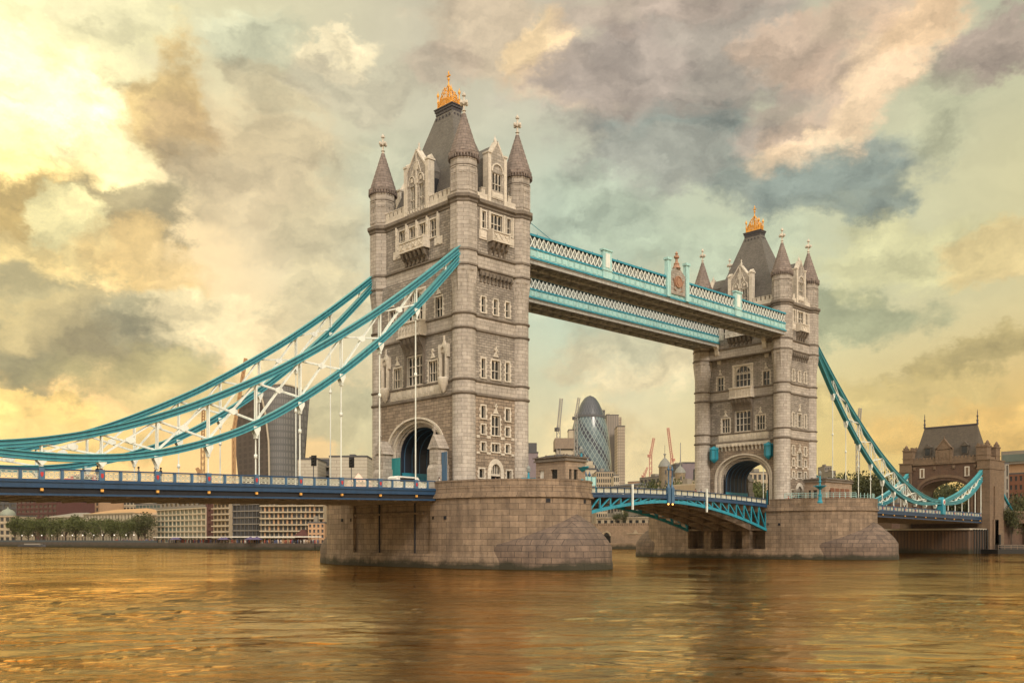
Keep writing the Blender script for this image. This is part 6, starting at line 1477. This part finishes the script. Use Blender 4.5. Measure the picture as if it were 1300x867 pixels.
for i in range(5): m = MB(); m.lathe(i*10,3.4,[(.3,-2),(.3,5)],8); m.build1('mooring_pile',M_BLKR,T)
T = empty('river_boat',(214,-27.5,0),'small covered boat with a pale curved canopy moored at the right edge','boat',None,-.5); m = MB(); hull(m,11,3.4,1.2,-.2); m.build1('hull',M_BLKR,T); m = MB(); m.box(-3.5,2.5,-1.3,1.3,1.0,2.6); m.build1('cabin',M_CONC,T); m = MB(); m.rings([[(-4.5+9*i/6,-1.7,3.6+1.0*sin(pi*i/6)),(-4.5+9*i/6,1.7,3.6+1.0*sin(pi*i/6)),(-4.5+9*i/6,1.7,3.75+1.0*sin(pi*i/6)),(-4.5+9*i/6,-1.7,3.75+1.0*sin(pi*i/6))] for i in range(7)])
m.build1('canopy',M_WHT,T); m = MB()
for q in (-4,4): m.box(q-.06,q+.06,-1.5,1.5,1,3.8)
m.build('canopy_post',M_DKG,T)
T = empty('approach_wall',(187,-11.5,0),'dark brick approach wall with arches running right from the gatehouse','wall',None,-.25); m = MB(); m.wall(F(0,0,0),0,55,0,11.2,[(8+i*9,13+i*9,2,8.2) for i in range(5)],0,2); m.box(0,55,2.02,3,0,11.2); m.build1('wall',M_BRICKY,T); m = MB(); m.box(0,55,-.2,.4,11.2,11.6); m.build1('coping',M_STONE2,T)
# ------------------------------------------------------------ small things on the bridge
M_STONEC = masonry('cabin stone', (.33,.25,.18), (.27,.20,.145), (.16,.12,.09), .9, .4, .02, .4, .35)
def cabin(x0,x1,y0,y1,z0,z1,label,kind):
    T = empty('control_cabin',((x0+x1)/2,(y0+y1)/2,z0),label,'cabin','stone cabins on the river piers'); hx,hy,h = (x1-x0)/2,(y1-y0)/2,z1-z0
    Fs = [(F(0,-hy,0),hx),(F(0,hy,pi),hx),(F(-hx,0,-pi/2),hy),(F(hx,0,pi/2),hy)]; m = MB()
    for f,w in Fs:
        if w > 2.2: hs = [(-w*.62-.45,-w*.62+.45,1.1,2.9),(w*.25-.6,w*.25+.6,.9 if kind else .1,2.9)]
        else: hs = [(-w*.5-.25,-w*.5+.25,1.2,2.9),(-.35,.45,.1,2.9)]
        m.wall(f,-w,w,0,h,hs,0,.3)
        for hh in hs: 
            g = MB(); g.fb(f,hh[0],hh[1],hh[2],hh[3],-.32,-.26); g.build1('pane',M_WHT if hh[2] > 1 and w > 2.2 and kind == 0 else M_GLASS,T)
    m.build1('wall',M_STONEC,T); m = MB()
    m.box(-hx-.25,hx+.25,-hy-.25,hy+.25,h,h+.22); m.box(-hx-.12,hx+.12,-hy-.12,hy+.12,h+.22,h+.5); m.box(-hx-.35,hx+.35,-hy-.35,hy+.35,h+.5,h+.65)
    m.build1('cornice',M_DARKTRIM,T); m = MB(); m.rings([[(-hx,-hy,h+.65),(hx,-hy,h+.65),(hx,hy,h+.65),(-hx,hy,h+.65)],[(-hx*.5,-hy*.5,h+1.0),(hx*.5,-hy*.5,h+1.0),(hx*.5,hy*.5,h+1.0),(-hx*.5,hy*.5,h+1.0)]]); m.build1('roof',M_LEAD,T)
    for i in range(4): m = MB(); m.ball((-hx+.3+i*(2*hx-.6)/3,-hy,h+.8),.16,6); m.ball((-hx,-hy+.3+i*(2*hy-.6)/3,h+.8),.16,6); m.build('roof_knob',M_DARKTRIM,T)
    return T
cabin(3.6,7.6,-20.2,-14.6,10.4,14.4,'small square stone cabin on the nearest pier, right of the nearest tower',0)
T = cabin(D-3.0,D+7.6,-17.4,-13.0,10.4,14.8,'wide low stone cabin with brown panels on the farther pier',1)
for i in range(4): m = MB(); m.box(-3.4+i*2.0,-1.9+i*2.0,-2.28,-2.2,.8,3.3); m.build1('shutter_panel',M_BRORN,T)
def standard(x,y,z,h,label,arms=True):
    T = empty('lamp_standard',(x,y,z),label,'lamp post','teal ironwork standards on the piers'); m = MB()
    m.lathe(0,0,[(.5,0),(.5,.3),(.35,.5),(.3,1.3),(.42,1.45),(.2,1.7),(.16,h-1.2),(.3,h-1.05),(.18,h-.9),(.12,h)],8,False); m.build1('post',M_TEAL,T)
    if arms:
        m = MB(); m.box(-1.3,1.3,-.09,.09,h*.62,h*.62+.14); m.box(-.09,.09,-1.3,1.3,h*.62,h*.62+.14)
        m.rings([[(r*cos(pi/4*i),r*sin(pi/4*i),zz) for i in range(8)] for r,zz in ((.2,h*.5),(1.0,h*.62-.05),(1.1,h*.62))]); m.build1('bracket',M_TEAL,T)
    m = MB(); m.lathe(0,0,[(.12,h),(.26,h+.15),(.3,h+.6),(.2,h+.75),(.03,h+1.0)],6,False); m.build1('lantern',M_GLASSW,T)
x = onx = None
def p2(u,y):     # a point on the line y=const under a bearing
    t = (u-650)/FPX; dy = y-CAM[1]; s,c = sin(YAW),cos(YAW); dx = dy*(s+t*c)/(c-t*s); return CAM[0]+dx
standard(p2(671,-16.5),-16.5,10.4,2.4,'short teal standard with a wide bracket, between the nearest tower and its cabin')
standard(p2(738,-20.0),-20.0,10.4,5.2,'tall teal standard at the right corner of the cabin on the nearest pier')
standard(p2(1041,-20.5),-20.5,10.4,5.0,'teal standard on the farther pier, in front of the wide cabin')
m = MB(); T = empty('glazed_screen',(8.6,-19.4,10.4),'low turquoise panel fence at the right end of the nearest pier','fence')
for k in range(5): m = MB(); m.box(-2.4+k*.9,-1.6+k*.9,-.03,.03,.9,2.1); m.build1('panel',M_TEAL2,T)
for k in range(6): m = MB(); m.box(-2.48+k*.9,-2.4+k*.9,-.05,.05,0,2.2); m.build1('post',M_TEAL,T)
M_HOARD = paint('teal hoarding paint', (.02,.25,.27), .6)
# traffic signals at the road side
def signal(u,label,vt=590):
    y = -8.2; x = p2(u,y); z0 = railz(-x)-1.2; T = empty('traffic_signal',(x,y,z0),label,'traffic light','traffic lights on the side span',-.9)
    m = MB(); m.lathe(0,0,[(.06,0),(.06,3.9)],8); m.build1('pole',M_DKG,T); m = MB(); m.box(-.2,.2,-.15,.15,2.75,3.85); m.box(-.34,.34,.1,.16,2.65,3.95)
    for k in range(3): m.fprof(F(0,-.15,0),[(0,3.7-k*.35),(.3,3.62-k*.35),(.3,3.58-k*.35),(0,3.66-k*.35)],-.14,.14)
    m.build1('signal_head',M_BLKR,T); m = MB()
    for k in range(3): m.ball((0,-.16,3.62-k*.35),.11,8)
    m.build1('lens',M_GLASS,T)
signal(398,'traffic light on the side span, farther left of the two'); signal(446,'traffic light on the side span, nearer the tower')
# vehicles
def vehicle(x,y,z,rz,L_,w,h,mat,label,name,cat,win=.55):
    T = empty(name,(x,y,z),label,cat,'vehicles on the bridge',rz); b = MB(); W_ = w/2
    pr = [(-L_/2,.35),(L_/2,.35),(L_/2,h*.55),(L_/2-.25,h*.6),(L_/2-1.0*(1 if h > 1.8 else 1.3),h*.62),(L_/2-1.6*(1 if h > 1.8 else 1.5),h*.97),(-L_/2+.3,h),(-L_/2,h*.9)]
    k = len(pr); b.add([(px,-W_,pz) for px,pz in pr]+[(px,W_,pz) for px,pz in pr],[tuple(range(k)),tuple(range(2*k-1,k-1,-1))]+[(i,i+k,(i+1)%k+k,(i+1)%k) for i in range(k)]); b.build1('body',mat,T)
    for s in (-1,1): m = MB(); m.box(-L_/2+.6,L_/2-1.9,s*(W_+.01)-.01,s*(W_+.01)+.01,h*.62,h*.9); m.build1('side_window',M_GLASS,T)
    for sx in (-L_*.3,L_*.3):
        for s in (-1,1):
            m = MB(); m.rings([[(sx+.33*cos(2*pi*i/12),s*W_+yy,.34+.33*sin(2*pi*i/12)) for i in range(12)] for yy in (-.12,.05)]); m.build1('wheel',M_BLKR,T)
    for s in (-1,1): m = MB(); m.box(L_/2-.02,L_/2+.03,s*W_*.7-.15,s*W_*.7+.15,h*.4,h*.5); m.build1('headlight',M_WHT,T)
vehicle(p2(474,4),-4,railz(16)-1.24,0,5.2,1.95,2.15,M_WHT,'white van roof showing above the parapet just left of the nearest tower','van','van')
vehicle(52,-4.5,10.95,.01,4.4,1.8,1.5,M_WHT,'white car on the opening span, right of the middle','parked_car','car')
vehicle(27,-4.6,10.9,.01,4.4,1.8,1.55,M_CONC,'pale car on the opening span, just right of the nearest pier','parked_car','car')
vehicle(-52,3,railz(52)-1.24,pi,4.5,1.8,1.5,M_RED,'red car low behind the parapet of the left side span','parked_car','car')
# people
M_SKIN = paint('skin', (.45,.27,.19), .6); M_HAIR = paint('hair', (.03,.02,.015), .7)
def person_data(tops, legs, pose=0):
    J = {'pel':(0,0,.95),'ch':(0,0,1.28),'nk':(0,0,1.5),'hd':(0,.01,1.62),'ht':(0,.01,1.72),
         'ls':(-.19,0,1.42),'le':(-.25,-.02,1.14),'lh':(-.24,-.14 if pose else -.05,.9),'rs':(.19,0,1.42),'re':(.25,-.02,1.14),'rh':(.24,-.12 if pose else -.05,.9),
         'lp':(-.1,0,.9),'lk':(-.11,-.03-.06*pose,.5),'la':(-.11,.03+.1*pose,.08),'lt':(-.11,-.12+.1*pose,.04),'rp':(.1,0,.9),'rk':(.11,-.03+.1*pose,.5),'ra':(.11,.03-.16*pose,.08),'rt':(.11,-.12-.16*pose,.04)}
    Rr = {'pel':.155,'ch':.165,'nk':.06,'hd':.1,'ht':.085,'ls':.075,'le':.05,'lh':.04,'rs':.075,'re':.05,'rh':.04,'lp':.1,'lk':.065,'la':.045,'lt':.04,'rp':.1,'rk':.065,'ra':.045,'rt':.04}
    E_ = [('pel','ch'),('ch','nk'),('nk','hd'),('hd','ht'),('ch','ls'),('ls','le'),('le','lh'),('ch','rs'),('rs','re'),('re','rh'),('pel','lp'),('lp','lk'),('lk','la'),('la','lt'),('pel','rp'),('rp','rk'),('rk','ra'),('ra','rt')]
    ks = list(J); me = bpy.data.meshes.new('body'); me.from_pydata([J[k] for k in ks],[(ks.index(a),ks.index(b)) for a,b in E_],[]); o = bpy.data.objects.new('body',me); COL.objects.link(o)
    md = o.modifiers.new('s','SKIN'); sv = me.skin_vertices[0].data
    for i,k in enumerate(ks): sv[i].radius = (Rr[k],Rr[k]*.75 if k in ('pel','ch') else Rr[k])
    sv[0].use_root = True; o.modifiers.new('u','SUBSURF').levels = 1
    dg = bpy.context.evaluated_depsgraph_get(); nm = bpy.data.meshes.new_from_object(o.evaluated_get(dg)); bpy.data.objects.remove(o); nm.name = 'body'
    nm.materials.clear()
    for q in (M_SKIN,tops,legs): nm.materials.append(q)
    for p in nm.polygons:
        c = p.center; p.material_index = 0 if c.z > 1.5 or (abs(c.x) > .19 and c.z < .97 and c.z > .8) else (1 if c.z > .93 else 2); p.use_smooth = True
    return nm
PD = [person_data(mats[1],mats[4]), person_data(mats[2],mats[1],1), person_data(mats[4],mats[3],1), person_data(mats[0],mats[1])]
hm_ = MB(); hm_.lathe(0,.015,[(.10,1.63),(.118,1.69),(.105,1.76),(.05,1.80)],10); hd_ = mdata(hm_,'hair',M_HAIR)
def person(x,y,z,k,label,rz=0):
    T = empty('person',(x,y,z),label,'person','people on the bridge footway',rz); place(T,PD[k],'body',0,0,0); place(T,hd_,'hair',0,0,0)
for u,k,l,rz in ((124,0,'person in dark clothes at the parapet, left one of the leftmost pair',.3),(128,1,'person in a red top beside another at the parapet, far left',2.0),(197,2,'person in blue walking on the left span, above the trees',1.5),(204,0,'person in dark clothes on the left span right of one in blue',-1.4),(176,3,'person in a pale top walking alone on the left span',1.4)):
    x = p2(u,-8.6); person(x,-8.6,railz(-x)-1.2,k,l,rz)
for u,k,l,rz in ((883,1,'person in a red top standing on the opening span beside the farther tower',0),(890,2,'person in blue on the opening span left of the farther arch',1.2)):
    x = p2(u,-7.6); person(x,-7.6,11.0,k,l,rz)
for x,y,k,l,rz in ((-8.2,-7.9,3,'person in a pale top in front of the portal of the nearest tower',1.0),(-3,-13.5,0,'person in dark clothes on the nearest pier by the pointed doorway',0.5),(1.2,-17.6,2,'person in blue leaning near the short teal standard',.2),(D-9,-13,1,'person in a red top on the farther pier by its doorway',.3)):
    person(x,y,10.42,k,l,rz)

T = empty('hoarding',(-6.3,5.05,10.45),'teal site hoarding filling the lower left of the nearest tower arch','hoarding'); m = MB(); m.box(-.05,.05,-1.6,1.5,0,5.2); m.build1('board',M_HOARD,T)
for y in (-1.5,0,1.4): m = MB(); m.box(.05,.2,y-.06,y+.06,0,5.1); m.build1('post',M_DKG,T)
T = empty('board_screen',(-7.4,-8.0,10.45),'tall dark blue board beside the right portal buttress of the nearest tower','hoarding'); m = MB(); m.box(-.05,.05,-.5,.55,0,5.2); m.build1('board',M_BLUEL,T); m = MB(); m.box(.05,.15,-.05,.05,0,5.0); m.build1('post',M_DKG,T)
# ------------------------------------------------------------ water
def make_water():
    m, N, K, B = newmat('brown river water')
    g = N.new('ShaderNodeNewGeometry')
    B.inputs['Roughness'].default_value = 1; B.inputs['Specular IOR Level'].default_value = 0
    gl_ = N.new('ShaderNodeBsdfGlossy'); gl_.inputs['Color'].default_value = (1,.75,.42,1); gl_.inputs['Roughness'].default_value = .05
    fr = N.new('ShaderNodeFresnel'); fr.inputs['IOR'].default_value = 1.33; ms = N.new('ShaderNodeMixShader'); fm = N.new('ShaderNodeMath'); fm.operation = 'MULTIPLY'; fm.use_clamp = True; fm.inputs[1].default_value = 1.8; K.new(fr.outputs[0], fm.inputs[0]); K.new(fm.outputs[0], ms.inputs[0]); K.new(B.outputs[0], ms.inputs[1]); K.new(gl_.outputs[0], ms.inputs[2]); K.new(ms.outputs[0], N['Material Output'].inputs['Surface'])
    B.inputs['Base Color'].default_value = (.034,.015,.005,1)
    pn = N.new('ShaderNodeTexNoise'); pn.inputs['Scale'].default_value = .05; pn.inputs['Detail'].default_value = 5; K.new(g.outputs['Position'], pn.inputs['Vector']); pr_ = N.new('ShaderNodeMapRange'); K.new(pn.outputs['Fac'], pr_.inputs[0])
    for i_, q_ in enumerate((.40,.62,.25,1.45)): pr_.inputs[i_+1].default_value = q_
    sy = N.new('ShaderNodeSeparateXYZ'); K.new(g.outputs['Position'], sy.inputs[0]); cy = N.new('ShaderNodeMapRange'); K.new(sy.outputs[1], cy.inputs[0])
    for i_, q_ in enumerate((-75,60,1.0,.95)): cy.inputs[i_+1].default_value = q_
    pm_ = N.new('ShaderNodeMath'); pm_.operation = 'MULTIPLY'; K.new(pr_.outputs[0], pm_.inputs[0]); K.new(cy.outputs[0], pm_.inputs[1]); pr_ = pm_
    prev = None
    for sc, st, dist in ((.33,.8,.36),(1.2,.9,.10),(5,1.0,.032)):
        vr = N.new('ShaderNodeVectorRotate'); vr.rotation_type = 'Z_AXIS'; vr.inputs['Angle'].default_value = .78; K.new(g.outputs['Position'], vr.inputs['Vector']); mp = N.new('ShaderNodeMapping'); mp.inputs['Scale'].default_value = (.42,1,1); K.new(vr.outputs[0], mp.inputs[0])
        t = N.new('ShaderNodeTexNoise'); t.inputs['Scale'].default_value = sc; t.inputs['Detail'].default_value = 6; t.inputs['Roughness'].default_value = .6; t.inputs['Distortion'].default_value = .5; K.new(mp.outputs[0], t.inputs['Vector'])
        b = N.new('ShaderNodeBump'); b.inputs['Strength'].default_value = st; b.inputs['Distance'].default_value = dist; hm = N.new('ShaderNodeMath'); hm.operation = 'MULTIPLY'; K.new(t.outputs['Fac'], hm.inputs[0]); K.new(pr_.outputs[0], hm.inputs[1]); K.new(hm.outputs[0], b.inputs['Height'])
        if prev: K.new(prev, b.inputs['Normal'])
        prev = b.outputs[0]
    K.new(prev, B.inputs['Normal']); K.new(prev, gl_.inputs['Normal']); K.new(prev, fr.inputs['Normal'])
    # graded grid, fine near the viewer, coarse at the horizon
    nr, nc = 620, 520
    rr = np.concatenate([6*np.exp(np.linspace(0,1,nr-6)*math.log(520/6)), [700,1100,2000,4000,9000,16000]])
    th = YAW+np.linspace(-1.0,1.0,nc)
    R_, T_ = np.meshgrid(rr, th, indexing='ij'); X = CAM[0]+R_*np.sin(T_); Y = CAM[1]+R_*np.cos(T_); Z = np.zeros_like(X)
    rng = np.random.RandomState(5); cell = R_*.0042*1.6
    for i in range(70):
        lam = .55*1.075**i if i < 45 else .7+rng.rand()*2; lam = min(lam, 9)
        a = rng.normal(.80, .45); k = 2*pi/lam; A = .0085*lam**.95*(.6+.8*rng.rand())*.34
        fade = np.clip((lam/np.maximum(cell,1e-3)-2.0)/3, 0, 1)
        ph = k*(X*cos(a)+Y*sin(a))+rng.rand()*6.28
        s = np.sin(ph+.6*np.sin(ph*.37+i)); Z += A*fade*(1-np.abs(s)**1.2*2+.3)*.5+A*fade*np.sin(ph)*.5
    # calm and ruffled patches
    pat = .75+.35*np.sin(X*.045+1.3*np.sin(Y*.03))*np.sin(Y*.06+np.sin(X*.02)*2)
    Z *= pat*np.clip(1.35-R_/110,.3,1.25)
    me = bpy.data.meshes.new('river_water'); v = np.stack([X,Y,Z],-1).reshape(-1,3)
    n0, n1 = X.shape; idx = np.arange(n0*n1).reshape(n0,n1)
    f = np.stack([idx[:-1,:-1],idx[:-1,1:],idx[1:,1:],idx[1:,:-1]],-1).reshape(-1,4)
    me.vertices.add(len(v)); me.vertices.foreach_set('co', v.ravel()); me.loops.add(f.size); me.loops.foreach_set('vertex_index', f.ravel().astype(np.int32))
    me.polygons.add(len(f)); me.polygons.foreach_set('loop_start', np.arange(0,f.size,4,dtype=np.int32)); me.polygons.foreach_set('loop_total', np.full(len(f),4,dtype=np.int32))
    me.polygons.foreach_set('use_smooth', np.ones(len(f),dtype=bool)); me.update(); me.validate()
    if me.polygons[0].normal.z < 0: me.flip_normals()
    me.materials.append(m); o = bpy.data.objects.new('river_water', me); COL.objects.link(o); o['kind'] = 'structure'
    mb = MB(); mb.add([(-16000,-16000,-.35),(16000,-16000,-.35),(16000,16000,-.35),(-16000,16000,-.35)],[(0,1,2,3)]); o2 = mb.build('river_water', m); o2['kind'] = 'structure'
make_water()

# ------------------------------------------------------------ evening air
def make_haze():
    m = bpy.data.materials.new('evening haze'); m.use_nodes = True; nt = m.node_tree; nt.nodes.clear()
    v = nt.nodes.new('ShaderNodeVolumePrincipled'); v.inputs['Color'].default_value = (.92,.88,.80,1); v.inputs['Density'].default_value = HAZE; v.inputs['Anisotropy'].default_value = .2
    o = nt.nodes.new('ShaderNodeOutputMaterial'); nt.links.new(v.outputs[0], o.inputs['Volume'])
    b = MB(); b.box(-17000,17000,-17000,17000,-8,275); ob = b.build('haze', m); ob['kind'] = 'stuff'; ob['label'] = 'thin warm evening haze over the river and the city'; ob['category'] = 'haze'
HAZE = .00003
if HAZE: make_haze()
